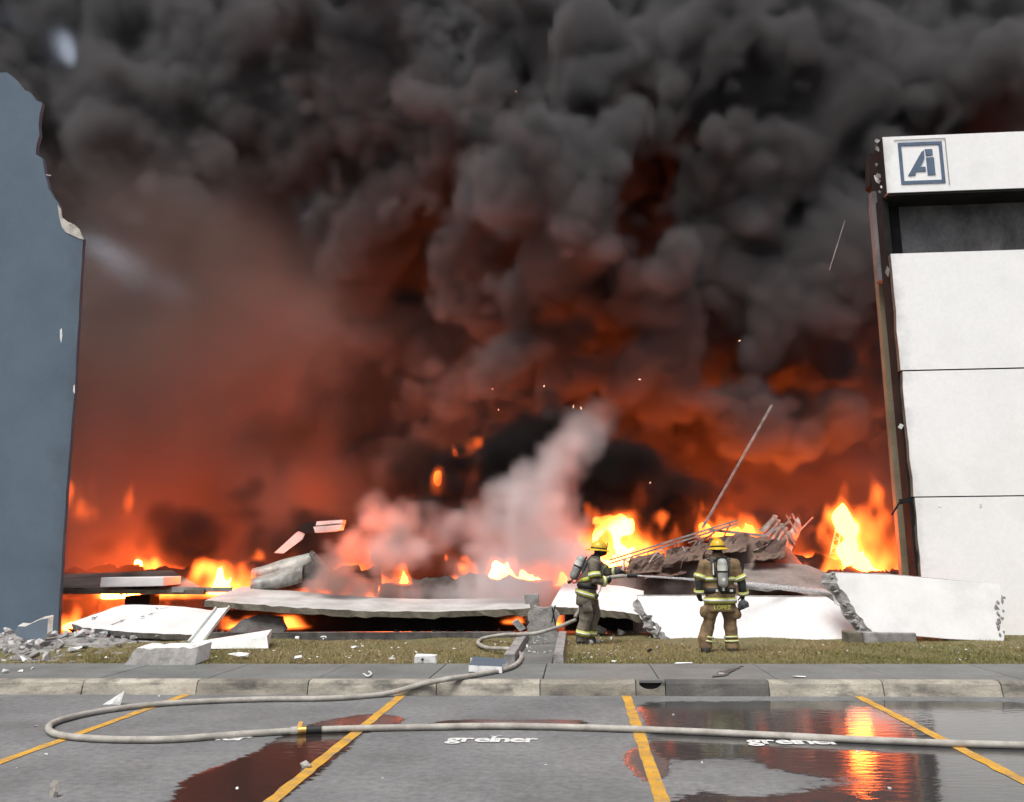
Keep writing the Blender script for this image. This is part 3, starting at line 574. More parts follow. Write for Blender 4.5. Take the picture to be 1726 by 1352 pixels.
v, f = bar_vf(at(85, 997, 19.25), at(345, 998, 19.25), .14, .10); mesh('edge_beam', v, f, M['slab_edge'], rs)
v, f = bar_vf(at(290, 994, 19.15), at(392, 994, 19.6), .12, .11); mesh('edge_beam', v, f, M['sheet'], rs)
o = box('fallen_box_panel', at(168, 990, 19.0), at(278, 972, 19.0) + (0, .8, 0), M['slab'], jitter=.015, bevel=.012); tag(o, 'white box-shaped panel lying on the smoky rear slab', 'panel')
o = box('slab_support', (at(207, 1018, 19.6)[0], 19.6, GZ), (at(252, 1018, 19.6)[0], 20.1, at(207, 1003, 19.6)[2]), M['soot'], jitter=.02, bevel=.02); tag(o, 'charred support block under the smoky rear slab', 'block')
# broken bent beam and curled roof sheet in the left fire
bb = thing('bent_panel_beam', 'broken white beam snapped at a black joint above the flames', 'beam', at(510, 890, 21.5))
Yb = 21.5
panel('beam_arm', [at(462, 932, Yb), at(498, 899, Yb), at(505, 894, Yb), at(514, 900, Yb), at(510, 909, Yb), at(478, 933, Yb)], (.02, .3, .02), (M['slab'], M['soot']), bb)
panel('charred_joint', [at(500, 894, Yb - .02), at(515, 881, Yb - .02), at(534, 878, Yb - .02), at(530, 896, Yb - .02), at(513, 899, Yb - .02)], (0, .3, 0), (M['soot'],) * 2, bb)
panel('beam_end', [at(528, 888, Yb - .03), at(576, 884, Yb - .03), at(574, 893, Yb - .03), at(560, 896, Yb - .03), at(531, 898, Yb - .03)], (0, .3, 0), (M['slab'], M['slab']), bb)
panel('beam_end_cap', [at(534, 879, Yb - .03), at(578, 876, Yb - .03), at(577, 882.5, Yb - .03), at(566, 882.5, Yb - .03), at(532, 886, Yb - .03)], (0, .3, 0), (M['slab'], M['slab']), bb)
def curled(name, a, b, r, mat, parent, arc=(20, 200), seg=10, squash=1.0):
    """part of a rolled sheet between a and b"""
    a, b = np.asarray(a, float), np.asarray(b, float); v, f = [], []
    for i, t in enumerate(np.linspace(0, 1, 9)):
        c = a + (b - a) * t
        for k, g in enumerate(np.radians(np.linspace(*arc, seg))):
            rr = r * (1 + .12 * math.sin(5 * t + 3 * g)); v.append(c + (0, -math.cos(g) * rr, math.sin(g) * rr * squash))
    for i in range(8):
        for k in range(seg - 1): f.append((i * seg + k, i * seg + k + 1, (i + 1) * seg + k + 1, (i + 1) * seg + k))
    o = mesh(name, v, f, mat, parent, smooth=True); md = o.modifiers.new('thickness', 'SOLIDIFY'); md.thickness = .02
    return o
cr = thing('curled_roof_sheet', 'grey curled roof sheet fallen beside the left fire', 'roof sheet', at(490, 970, 20.5))
curled('sheet_fold', at(428, 972, 20.3), at(530, 946, 20.3), .19, M['sheet'], cr, arc=(-30, 190))
curled('sheet_fold', at(428, 990, 20.0), at(514, 970, 20.0), .22, M['sheet'], cr, arc=(-40, 190))
panel('sheet_underside', [at(430, 975, 20.15), at(530, 950, 20.15), at(548, 985, 20.15), at(430, 1000, 20.15)], (0, .05, 0), (M['sooty'],) * 2, cr)
curled('sheet_fold', at(525, 938, 20.3), at(556, 975, 20.1), .14, M['sooty'], cr, arc=(0, 160))
panel('torn_end', [at(512, 956, 19.9), at(524, 945, 19.9), at(540, 950, 19.9), at(552, 968, 19.9), at(548, 985, 19.9), at(505, 985, 19.9)], (0, .05, 0), (M['sooty'],) * 2, cr)

# ------------------------------------------------------------------ wreckage in the right fire
ts = thing('fallen_truss', 'fallen light steel truss sloping across the bright flames', 'truss', at(1140, 910, 20))
A0, A1 = at(1028, 944, 19.8), at(1243, 877, 20.4)
def on(t, d=0, y=0): return A0 + (A1 - A0) * t + np.array([.02 * d, y, -d])
for d, w in ((0, .055), (.075, .05)): bar('chord', on(0, d), on(1, d), w, M['steel'], ts, .04)
bar('chord', on(.02, .34), on(.62, .40), .05, M['steel'], ts, .04)
for t in (.05, .17, .29, .41, .53): bar('web_bar', on(t, .1), on(t + .005, .37), .022, M['steel'], ts)
for t in (.05, .29, .41): bar('web_bar', on(t, .36), on(t + .11, .1), .018, M['steel'], ts)
bar('leg_bar', at(1052, 944, 19.6), at(1050, 968, 19.5), .045, M['steel'], ts); bar('leg_bar', at(1052, 942, 19.6), at(1062, 950, 19.55), .03, M['steel'], ts)
r9 = np.random.default_rng(90)
for px, py, w_, h_, lb in ((1085, 955, 60, 26, 'bent burnt metal sheet at the foot of the fallen truss'), (1150, 940, 66, 30, 'buckled metal sheet in the middle of the brown sheeting'), (1222, 925, 70, 34, 'creased metal sheet high on the brown sheeting'), (1292, 935, 56, 36, 'folded metal sheet below the crumpled ribbed sheet'), (1120, 972, 70, 18, 'flat burnt metal sheet low behind the long white slab')):
    Y0 = 19.15; n_, m_ = 9, 7; P4 = [at(px - w_ / 2, py + h_ / 2, Y0), at(px + w_ / 2, py + h_ / 2 - 8, Y0), at(px - w_ / 2 + 8, py - h_ / 2, Y0 + .7), at(px + w_ / 2 + 6, py - h_ / 2 - 8, Y0 + .7)]; v, f = [], []; ph = r9.uniform(0, 6, 3)
    for j in range(m_):
        for i in range(n_):
            u, t = i / (n_ - 1), j / (m_ - 1); p_ = (P4[0] * (1 - u) + P4[1] * u) * (1 - t) + (P4[2] * (1 - u) + P4[3] * u) * t
            k_ = .10 * abs(((u * 2.3 + t * 1.1 + ph[0]) % 1) - .5) + .07 * math.sin(5 * t + ph[1]) + .02 * r9.normal(); v.append(p_ + (r9.normal(0, .012), -k_ * 1.6, k_ * .8))
    f = [(j * n_ + i, j * n_ + i + 1, (j + 1) * n_ + i + 1, (j + 1) * n_ + i) for j in range(m_ - 1) for i in range(n_ - 1)]
    o = mesh('bent_sheet', v, f, M['tarp']); tag(o, lb, 'metal sheet'); md = o.modifiers.new('t', 'SOLIDIFY'); md.thickness = .012
tg = thing('tangled_steel', 'tangle of thin bent steel strips hanging over the brown sheeting', 'steel', at(1180, 930, 19.6))
r8 = np.random.default_rng(88)
for k in range(18):
    px, py = r8.uniform(1060, 1330), r8.uniform(905, 965); a_ = at(px, max(py, 958 - (px - 1050) * .22), r8.uniform(19.0, 19.9)); l_ = r8.uniform(.2, .7); an = r8.normal(.5, .7)
    pts = [a_, a_ + np.array([l_ * .5 * math.cos(an), r8.normal(0, .08), l_ * .5 * math.sin(an) + r8.normal(0, .05)]), a_ + np.array([l_ * math.cos(an), r8.normal(0, .12), l_ * math.sin(an) * .8 + r8.normal(0, .1)])]
    v, f = tube_vf(spline(pts, 4), [(r8.uniform(.008, .03), .006)] * 9, 6); mesh('steel_strip', v, f, M['steel'] if k % 3 else M['sooty'], tg)
pp = thing('second_truss', 'short broken truss leaning above the brown sheeting', 'truss', at(1230, 900, 20.6))
for p, q, w in (((1195, 893), (1288, 903), .06), ((1288, 903), (1330, 880), .05), ((1205, 897), (1175, 918), .035), ((1232, 880), (1210, 925), .03), ((1180, 905), (1150, 945), .03), ((1218, 905), (1245, 925), .025), ((1262, 900), (1276, 925), .025), ((1160, 915), (1200, 903), .03)):
    bar('chord' if w > .04 else 'web_bar', at(*p, 20.4), at(*q, 20.4), w, M['steel'], pp)
o = bar('leaning_pole', at(1184, 890, 20.3), at(1301, 683, 20.9), .045, M['steel']); tag(o, 'long thin pole leaning up into the smoke behind the trusses', 'pole')
o = bar('hanging_wire', at(1398, 455, 21.5), at(1424, 372, 21.5), .02, M['steel']); tag(o, 'thin loose wire high in the dark smoke', 'wire')
# collapsed sheeting: a folded cloth-like mound
def heap(name, px_ridge, y0, y1, mat, seed, amp=.08, nx=60, ny=18, zb=.1):
    r = np.random.default_rng(seed); px = np.linspace(px_ridge[0][0], px_ridge[-1][0], nx); top = np.interp(px, [p[0] for p in px_ridge], [p[1] for p in px_ridge])
    v, f = [], []
    ph = r.uniform(0, 6, 6)
    for j in range(ny):
        t = j / (ny - 1); Y = y0 + (y1 - y0) * t
        for i in range(nx):
            ridge = at(px[i], top[i], (y0 + y1) / 2); z = zb + (ridge[2] - zb) * math.sin(min(1, t * 1.9) * math.pi / 2) * (1 if t < .6 else 1 - (t - .6) * .8)
            x = at(px[i], 1000, Y)[0]
            w = math.sin(x * 7 + 4 * t + ph[0]) + .7 * math.sin(x * 13 - 9 * t + ph[1]) + .5 * math.sin(x * 3 + 14 * t + ph[2]) + .4 * r.normal()
            v.append((x + r.normal(0, .01), Y + amp * .6 * w, z + amp * .35 * w * (t > .1)))
    for j in range(ny - 1):
        for i in range(nx - 1): f.append((j * nx + i, j * nx + i + 1, (j + 1) * nx + i + 1, (j + 1) * nx + i))
    return mesh(name, v, f, mat, smooth=True)
o = heap('collapsed_sheeting', [(1020, 975), (1045, 955), (1100, 945), (1150, 935), (1200, 912), (1250, 902), (1300, 905), (1335, 925), (1360, 955)], 19.0, 21.4, M['tarp'], 51, .10); tag(o, 'brown collapsed roof sheeting heaped behind the long white slab', 'sheeting')
o = heap('charred_heap', [(640, 985), (690, 972), (740, 978), (800, 968), (860, 975), (930, 985)], 20.0, 22, M['sooty'], 52, .12); tag(o, 'charred debris heap behind the middle of the long slab', 'debris')
o = heap('charred_heap', [(70, 965), (180, 955), (300, 960), (420, 950), (520, 960), (640, 955)], 23.5, 25.5, M['soot'], 53, .2); tag(o, 'low charred debris heap behind the left fire', 'debris')
o = heap('charred_heap', [(1340, 985), (1400, 960), (1460, 962), (1530, 965)], 19.4, 21, M['soot'], 54, .12); tag(o, 'charred debris heap under the large right flame', 'debris')
o = heap('charred_heap', [(1000, 960), (1080, 950), (1180, 940), (1300, 935), (1400, 940), (1500, 950)], 23.2, 25, M['soot'], 55, .2); tag(o, 'charred debris heap far behind the two trusses', 'debris')
# grey slab pieces between sheeting and the tilted slab
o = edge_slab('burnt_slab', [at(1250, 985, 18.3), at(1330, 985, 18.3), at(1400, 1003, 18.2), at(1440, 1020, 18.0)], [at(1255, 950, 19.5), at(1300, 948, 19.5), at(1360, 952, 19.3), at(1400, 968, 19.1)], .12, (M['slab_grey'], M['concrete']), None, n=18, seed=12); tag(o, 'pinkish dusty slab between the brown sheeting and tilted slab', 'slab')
cs = thing('crumpled_roof_sheet', 'upright crumpled ribbed metal sheet glowing orange beside the right flame', 'roof sheet', at(1320, 920, 20.8))
Yc = 20.8
def ribbed(p00, p10, p01, p11, n=26, m=8, amp=.03):
    p00, p10, p01, p11 = (np.asarray(p, float) for p in (p00, p10, p01, p11)); nn = np.cross(p10 - p00, p01 - p00); nn = nn / np.linalg.norm(nn); v, f = [], []
    for j in range(m):
        for i in range(n):
            u, w = i / (n - 1), j / (m - 1); p = (p00 * (1 - u) + p10 * u) * (1 - w) + (p01 * (1 - u) + p11 * u) * w
            v.append(p + nn * (amp * (1 if (i // 2) % 2 else -1) + .06 * math.sin(3 * w + 4 * u)))
    for j in range(m - 1):
        for i in range(n - 1): f.append((j * n + i, j * n + i + 1, (j + 1) * n + i + 1, (j + 1) * n + i))
    return v, f
v, f = ribbed(at(1280, 893, Yc), at(1312, 950, Yc), at(1306, 866, Yc + .4), at(1345, 905, Yc + .4)); mesh('ribbed_sheet', v, f, M['sheet'], cs)
v, f = ribbed(at(1345, 870, Yc + .2), at(1300, 955, Yc - .2), at(1352, 890, Yc + .1), at(1322, 958, Yc - .2), n=10); mesh('folded_edge', v, f, M['sheet'], cs)
bar('edge_rail', at(1303, 868, Yc), at(1340, 918, Yc), .04, M['steel'], cs); bar('edge_rail', at(1335, 866, Yc), at(1348, 892, Yc), .04, M['steel'], cs)
bar('edge_rail', at(1340, 903, Yc - .1), at(1370, 872, Yc - .1), .03, M['steel'], cs); bar('edge_rail', at(1282, 958, Yc - .4), at(1325, 905, Yc - .3), .05, M['sheet'], cs)
bar('edge_rail', at(1325, 868, Yc), at(1343, 898, Yc), .03, M['steel'], cs)
lt = thing('lattice_post', 'small glowing lattice post standing beside the large right flame', 'lattice post', at(1405, 935, 21))
for p, q in (((1399, 936), (1409, 890)), ((1411, 932), (1417, 893))): bar('lattice_bar', at(*p, 21), at(*q, 21), .035, M['steel'], lt)
for k in range(6): bar('lattice_brace', at(1400 + k * 1.7, 932 - k * 7, 21), at(1412 + k * 1.0, 926 - k * 6 if k % 2 else 934 - k * 6, 21), .02, M['steel'], lt)

# ------------------------------------------------------------------ rubble and litter
def hull_mesh(name, seed, mat, squash=(1, 1, 1), n=11):
    r = np.random.default_rng(seed); bm = bmesh.new()
    p = r.normal(0, 1, (n, 3)); p /= np.linalg.norm(p, axis=1)[:, None]; p *= r.uniform(.7, 1.05, (n, 1)); p *= squash
    bmesh.ops.convex_hull(bm, input=[bm.verts.new(q) for q in p]); [bm.verts.remove(q) for q in [q for q in bm.verts if not q.link_faces]]
    me = bpy.data.meshes.new(name); bm.to_mesh(me); bm.free(); me.materials.append(mat); return me
CH = [hull_mesh('concrete_chunk', 100 + k, M['chunk'], (1, .8, .6)) for k in range(10)]
WC = [hull_mesh('white_fragment', 200 + k, M['white_chunk'], (1, .7, .35)) for k in range(8)]
def scatter(name, meshes, spots, label, cat, group, seed):
    r = np.random.default_rng(seed)
    for x, y, z, s in spots:
        o = bpy.data.objects.new(name, meshes[r.integers(len(meshes))]); o.location = (x, y, z + s * .25); o.scale = s * r.uniform(.7, 1.3, 3); o.rotation_euler = (r.normal(0, .3), r.normal(0, .3), r.uniform(0, 6.28)); tag(link(o), label, cat, group)
r7 = np.random.default_rng(70)
def heap_z(x, y):                                      # the rubble bank at the foot of the blue wall
    return GZ + .13 * math.exp(-((y - 16.6) / 1.2) ** 2) * math.exp(-max(0, x + 9.6) ** 2 / 1.0)
hx = np.linspace(-15, -6.5, 70); hy = np.linspace(13.4, 18.3, 36)
hv = [(x, y, heap_z(x, y) - .05 + r7.normal(0, .025)) for y in hy for x in hx]
tag(mesh('rubble_bank', hv, [(j * 70 + i, j * 70 + i + 1, (j + 1) * 70 + i + 1, (j + 1) * 70 + i) for j in range(35) for i in range(69)], M['concrete']), 'crushed grey concrete bank at the foot of the blue wall', 'rubble', kind='stuff')
sp = []
for _ in range(190):
    y = r7.uniform(13.5, 17.7); x = r7.uniform(-12.4, -8.4) + r7.normal(0, .5) + (y - 13.5) * -.1
    sp.append((x, y, heap_z(x, y) - .02, min(.17, .022 + r7.lognormal(-3.2, .8))))
for px, py, s in ((45, 1095, .13), (60, 1108, .13), (100, 1093, .15), (30, 1110, .1), (118, 1098, .1), (20, 1092, .11), (80, 1080, .12), (12, 1076, .15), (140, 1080, .13), (240, 1078, .13), (270, 1078, .14), (300, 1076, .12), (225, 1082, .11)):
    p = atz(px, py, GZ); sp.append((p[0], p[1], heap_z(p[0], p[1]), s))
big = [q for q in sp if q[3] > .09]; near = [q for q in sp if q[3] <= .09 and q[1] < 15.2]; far = [q for q in sp if q[3] <= .09 and q[1] >= 15.2]
scatter('concrete_chunk', CH, big, 'large grey concrete chunk in the rubble below the blue wall', 'rubble', 'large rubble below the blue wall', 1)
scatter('concrete_chunk', CH, near, 'small grey concrete chunk at the front of the rubble by the pavement', 'rubble', 'small rubble by the pavement', 11)
scatter('concrete_chunk', CH, far, 'small grey concrete chunk at the back of the rubble below the blue wall', 'rubble', 'small rubble at the foot of the blue wall', 12)
sp = []
for px, py, s in ((40, 1116, .13), (8, 1135, .10), (36, 1133, .06), (55, 1128, .05), (128, 1098, .17), (180, 1110, .05)):
    p = atz(px, py, GZ); sp.append((p[0], p[1], GZ, s))
scatter('white_fragment', WC, sp, 'white fragment on the pavement edge below the rubble', 'fragment', 'white fragments by the rubble', 2)
def uniq(name, me, px, py, s, label, cat, z=GZ, sq=(1, 1, 1), rz=0):
    p = atz(px, py, z); o = bpy.data.objects.new(name, me); o.location = (p[0], p[1], z + s * sq[2] * .3); o.scale = np.array(sq) * s; o.rotation_euler = (0, 0, rz); return tag(link(o), label, cat)
uniq('white_fragment', WC[0], 408, 1108, .24, 'long white fragment on the grass right of the concrete block', 'fragment', sq=(1, .5, .6), rz=.15)
uniq('white_fragment', WC[1], 503, 1112, .09, 'white fragment on the grass below the long slab', 'fragment', sq=(1, .8, 1.3))
uniq('white_fragment', WC[2], 545, 1078, .10, 'white fragment lying against the sooty ledge', 'fragment', sq=(1, .8, 1.2))
uniq('white_fragment', WC[3], 501, 1079, .07, 'pointed white fragment beside the sooty ledge', 'fragment', sq=(1, .7, 1.8))
uniq('white_fragment', WC[4], 660, 1112, .07, 'small white fragment on the grass edge left of the hollow block', 'fragment')
uniq('white_fragment', WC[5], 598, 1093, .08, 'small white fragment in the middle of the left grass', 'fragment')
o = box('hollow_block', atz(698, 1118, GZ) + (0, 0, 0), atz(735, 1118, GZ) + (0, .16, .115), M['white_chunk'], jitter=.006, bevel=.008); tag(o, 'small white block with a dark hole on the lawn edge', 'block')
c = at(712, 1112, o.data.vertices[0].co.y - .01); p = atz(712, 1118, GZ); v, f = tube_vf([(p[0], p[1] - .012, GZ + .055), (p[0], p[1] + .01, GZ + .055)], .018, 10); mesh('hole', v, f, M['soot']).parent = o  # black disc on the face stands for the shade in a hole
v = []; o = mesh('curved_scrap', *tube_vf(spline([atz(613, 1136, GZ + .02), atz(620, 1140, GZ + .02), atz(626, 1136, GZ + .02), atz(622, 1132, GZ + .02)], 5), .013, 6), M['white_chunk']); tag(o, 'small curved white scrap on the pavement', 'scrap')
# flat dark wet scraps by the standing person's pavement
p = atz(1215, 1136, GZ); o = panel('scorched_scrap', rough_line([atz(1200, 1141, GZ + .012), atz(1213, 1132, GZ + .012), atz(1232, 1127, GZ + .012), atz(1252, 1122, GZ + .012), atz(1236, 1131, GZ + .012), atz(1224, 1139, GZ + .012)], .06, .012, 61), (0, 0, -.009), (M['sooty'],) * 2); tag(o, 'flat scorched scrap on the pavement behind the standing person', 'scrap')
uniq('white_fragment', WC[6], 1216, 1137, .07, 'white flake on the scorched scrap', 'fragment', sq=(1, .8, .5))
uniq('white_fragment', WC[7], 1348, 1142, .10, 'thin white flake on the pavement above the kerb', 'fragment', sq=(1.1, .6, .35))
uniq('white_fragment', WC[1], 1152, 1119, .16, 'long thin white flake at the back edge of the pavement', 'fragment', sq=(1.2, .3, .25))
uniq('white_fragment', WC[3], 1035, 1117, .06, 'small white pebble at the back edge of the pavement', 'fragment')
uniq('black_scrap', hull_mesh('black_scrap', 301, M['black'], (1, .7, .8)), 1095, 1098, .06, 'small black scrap on the grass between the two people', 'scrap')
uniq('concrete_chunk', CH[2], 1005, 1068, .24, 'rounded grey boulder behind the boots of the person with the nozzle', 'rubble', sq=(1.2, .8, 1.1))
uniq('concrete_chunk', CH[3], 1045, 1069, .12, 'small grey chunk right of the rounded boulder', 'rubble')
sp = []
for _ in range(120):                                   # crumbs round the feet of the person with the nozzle
    px, py = r7.normal(1020, 60), r7.uniform(1066, 1114)
    if px < 950 or px > 1180: continue
    p = atz(px, py, GZ); sp.append((p[0], p[1], GZ - .01, r7.uniform(.012, .035)))
scatter('concrete_crumb', CH + WC, sp, 'pale crumb of concrete on the grass right of the walkway', 'crumb', 'crumbs on the lawn right of the walkway', 3)
sp = []
for _ in range(60):
    p = atz(r7.uniform(340, 860), r7.uniform(1076, 1116), GZ); sp.append((p[0], p[1], GZ - .01, r7.uniform(.012, .04)))
scatter('concrete_crumb', WC, sp, 'pale crumb of concrete on the grass left of the walkway', 'crumb', 'crumbs on the lawn left of the walkway', 4)
sp = []
for _ in range(40):
    p = atz(r7.uniform(1250, 1720), r7.uniform(1076, 1112), GZ); sp.append((p[0], p[1], GZ - .01, r7.uniform(.012, .03)))
scatter('concrete_crumb', WC, sp, 'pale crumb of concrete on the grass before the tilted slab', 'crumb', 'crumbs on the lawn before the tilted slab', 5)
sp = []
for _ in range(60):
    px = r7.uniform(865, 930); p = atz(px, r7.uniform(1064, 1105), GZ); 
    if -.92 < p[0] < -.42: sp.append((p[0], p[1], GZ + .01, r7.uniform(.012, .04)))
scatter('concrete_crumb', CH, sp, 'grey crumb of concrete on the narrow walkway', 'crumb', 'crumbs on the walkway', 6)
sp = []
for px, py in ((60, 1225), (78, 1272), (27, 1296), (268, 1174), (510, 1182), (920, 1290), (645, 1312), (1183, 1286), (1135, 1205), (270, 1140), (440, 1178), (534, 1143), (1500, 1330), (400, 1330), (1445, 1268)):
    p = atz(px, py, 0); sp.append((p[0], p[1], 0, r7.uniform(.012, .026)))
scatter('paving_crumb', WC, sp, 'small white crumb lying on the asphalt', 'crumb', 'crumbs on the car park', 7)
uniq('asphalt_stone', hull_mesh('asphalt_stone', 302, M['stone'], (.8, .7, 1.2), 16), 90, 1343, .075, 'upright pale stone on the asphalt in the lower left corner', 'stone', z=0, sq=(.75, .7, 1.15))
uniq('asphalt_stone', hull_mesh('asphalt_stone', 303, M['stone'], (1, .8, .8), 16), 517, 1294, .06, 'small pale stone on the flaking bay line', 'stone', z=0)
p = atz(190, 1188, 0)
o = mesh('crumpled_paper', [p + q for q in np.array([(-.13, 0, .0), (.0, -.04, .01), (.10, -.01, .0), (.12, .03, .16), (.06, .02, .12), (-.02, .03, .07), (.02, .09, .02)])], [(0, 1, 5), (1, 2, 4), (1, 4, 5), (2, 3, 4), (0, 5, 6), (5, 4, 6), (4, 3, 6)], M['white_paint']); tag(o, 'crumpled white scrap on the asphalt beside the hose', 'scrap')

BC = [hull_mesh('charred_chunk', 400 + k, M['sooty'], (1, .7, .5)) for k in range(6)]
sp = []
for _ in range(46):
    px = r7.uniform(470, 870); p = at(px, 1066, r7.uniform(17.6, 18.4)); sp.append((p[0], p[1], GZ - .01, r7.uniform(.04, .13)))
scatter('charred_chunk', BC, sp, 'charred chunk in the dark gap under the long slab', 'rubble', 'charred chunks under the long slab', 8)
sp = []
for _ in range(36):
    p = at(r7.uniform(110, 460), 1066, r7.uniform(17.5, 19.0)); sp.append((p[0], p[1], GZ - .01, r7.uniform(.05, .16)))
scatter('charred_chunk', BC, sp, 'charred chunk under the cracked slab and rear slab', 'rubble', 'charred chunks under the left slabs', 9)
# ------------------------------------------------------------------ fire hose on the ground
HR = .034
hose = thing('fire_hose', 'pale canvas fire hose looping over the kerb and across the car park', 'hose', (0, 9, 0))
def gp(px, py, z): return atz(px, py, z + HR)
h1 = [at(972, 1044, 16.25), at(940, 1057, 16.2), atz(900, 1068, GZ + .2), gp(850, 1070, GZ + .09), gp(815, 1076, GZ), gp(806, 1084, GZ), gp(822, 1092, GZ), gp(856, 1094, GZ + .05), gp(875, 1101, GZ), gp(878, 1111, GZ), gp(858, 1126, GZ), gp(800, 1138, GZ), gp(752, 1145, GZ + .004),
      at(712, 1153, 11.40), at(680, 1162, 11.35), gp(640, 1171, 0), gp(560, 1177, 0), gp(430, 1179, 0), gp(290, 1185, 0), gp(180, 1197, 0), gp(105, 1213, 0), gp(82, 1226, 0), gp(100, 1239, 0), gp(180, 1246, 0), gp(290, 1246, 0), gp(400, 1238, 0), gp(495, 1232, 0)]
h2 = [gp(505, 1231, 0), gp(600, 1228, 0), gp(700, 1226, 0), gp(860, 1224, 0), gp(1060, 1229, 0), gp(1250, 1237, 0), gp(1450, 1247, 0), gp(1600, 1253, 0), gp(1760, 1257, 0), gp(1900, 1258, 0)]
def hose_run(pts, seed):
    s = spline(pts, 10); r = np.random.default_rng(seed); rad = HR * (1 + r.normal(0, .012, len(s))); return tube_vf(s, [(a * 1.04, a * .96) for a in rad], 14)
v, f = hose_run(h1, 1); mesh('hose_line', v, f, M['hose'], hose, smooth=True)
v, f = hose_run(h2, 2); mesh('hose_line', v, f, M['hose'], hose, smooth=True)
a, b = gp(490, 1232.3, 0), gp(540, 1230, 0); d = (b - a) / np.linalg.norm(b - a)
for s0, s1, r_, m_, nm in ((.0, .07, .041, 'hose', 'ferrule'), (.07, .11, .05, 'brass', 'coupling_ring'), (.11, .15, .044, 'brass', 'coupling_ring'), (.15, .30, .042, 'black', 'ferrule')):
    v, f = tube_vf([a + d * s0, a + d * s1], r_, 14); mesh(nm, v, f, M[m_], hose)
for s0 in (.08, .1): bar('lug', a + d * s0 + (0, -.03, .03), a + d * s0 + (0, .03, .075), .02, M['brass'], hose)

# ------------------------------------------------------------------ the two people in turnout gear
M['coat'] = pmat('tan_turnout_cloth', (.20, .135, .072), (.14, .092, .05), (.26, .18, .10), scale=6, rough=.9, bump=.7, bscale=26, bdist=.02, stain=(.06, .047, .033), stain_scale=4, stain_amt=.75)
M['coat_grey'] = pmat('grey_turnout_cloth', (.155, .135, .108), (.10, .088, .072), (.21, .185, .15), scale=6, rough=.9, bump=.7, bscale=26, bdist=.02, stain=(.05, .044, .038), stain_scale=4, stain_amt=.75)
M['dark_cloth'] = pmat('charcoal_cloth', (.05, .052, .056), (.03, .031, .034), (.075, .077, .08), scale=8, rough=.9, bump=.6, bscale=30, bdist=.015)
M['lime'] = pmat('lime_tape', (.44, .47, .08), (.30, .32, .06), (.5, .54, .12), scale=9, rough=.6, bump=.3, stain=(.25, .26, .08), stain_scale=8, stain_amt=.4)
M['silver'] = pmat('silver_tape', (.66, .67, .6), rough=.35, bump=.2, scale=9)
M['helmet'] = pmat('yellow_helmet', (.62, .40, .015), (.50, .32, .012), (.68, .46, .03), scale=9, rough=.35, spec=.5, bump=.15, bscale=20, stain=(.16, .11, .03), stain_scale=7, stain_amt=.5)
M['tank'] = pmat('air_cylinder', (.30, .30, .28), (.2, .2, .19), (.4, .4, .38), scale=6, rough=.4, spec=.5, bump=.15, stain=(.1, .1, .09), stain_scale=7, stain_amt=.5)
M['tank_label'] = pmat('cylinder_label', (.55, .55, .5), rough=.5, bump=.05, scale=12)
M['red'] = pmat('red_hose', (.35, .04, .025), rough=.5, bump=.1)
M['skin_dark'] = pmat('hood_cloth', (.03, .027, .027), rough=.9, bump=.4)
def fuse(name, parts, voxel, mat, parent, smooth=3, wob=0.0, wscale=9., seed=0, idxfn=None, mats=None):
    """one continuous surface over overlapping lofts"""
    v, f = merge(parts); me = bpy.data.meshes.new(name); me.from_pydata([tuple(map(float, p)) for p in v], [], f)
    bm = bmesh.new(); bm.from_mesh(me); bmesh.ops.recalc_face_normals(bm, faces=bm.faces); bm.to_mesh(me); bm.free()
    o = bpy.data.objects.new('fuse', me); COL.objects.link(o)
    m = o.modifiers.new('r', 'REMESH'); m.mode = 'VOXEL'; m.voxel_size = voxel
    if smooth: s = o.modifiers.new('s', 'SMOOTH'); s.factor = .5; s.iterations = smooth
    dg = bpy.context.evaluated_depsgraph_get(); me2 = bpy.data.meshes.new_from_object(o.evaluated_get(dg)); bpy.data.objects.remove(o); bpy.data.meshes.remove(me)
    me2.name = name; n = len(me2.vertices); co = np.empty(n * 3); me2.vertices.foreach_get('co', co); co = co.reshape(-1, 3); no = np.empty(n * 3); me2.vertices.foreach_get('normal', no); no = no.reshape(-1, 3)
    if wob:                                            # folds of heavy cloth
        r = np.random.default_rng(seed); w = np.zeros(n)
        for k in range(9):
            d = r.normal(0, 1, 3) * (1, 1, 1.7); d = d / np.linalg.norm(d) * wscale * r.uniform(.7, 2.6); w += np.sin(co @ d + r.uniform(0, 6)) ** 3
        co = co + no * (w * wob)[:, None]; me2.vertices.foreach_set('co', co.ravel())
    me2.materials.clear()
    for q in (mats or [mat]): me2.materials.append(q)
    if idxfn is not None:
        c = np.empty(len(me2.polygons) * 3); me2.polygons.foreach_get('center', c); me2.polygons.foreach_set('material_index', idxfn(c.reshape(-1, 3)).astype(np.int32))
    me2.polygons.foreach_set('use_smooth', np.ones(len(me2.polygons), bool)); me2.update()
    return link(bpy.data.objects.new(name, me2), parent)
def loft(rings, seg=18):
    """rings: (cx, cy, cz, rx, ry[, power]) horizontal ovals from bottom to top"""
    v, f = [], []; n = len(rings)
    for R in rings:
        cx, cy, cz, rx, ry = R[:5]; p = R[5] if len(R) > 5 else 2.3
        for k in range(seg):
            a = 2 * math.pi * k / seg; c, s = math.cos(a), math.sin(a)
            v.append((cx + rx * math.copysign(abs(c) ** (2 / p), c), cy + ry * math.copysign(abs(s) ** (2 / p), s), cz))
    for i in range(n - 1):
        for k in range(seg): k2 = (k + 1) % seg; f.append((i * seg + k, i * seg + k2, (i + 1) * seg + k2, (i + 1) * seg + k))
    f += [tuple(range(seg - 1, -1, -1)), tuple((n - 1) * seg + k for k in range(seg))]
    return v, f
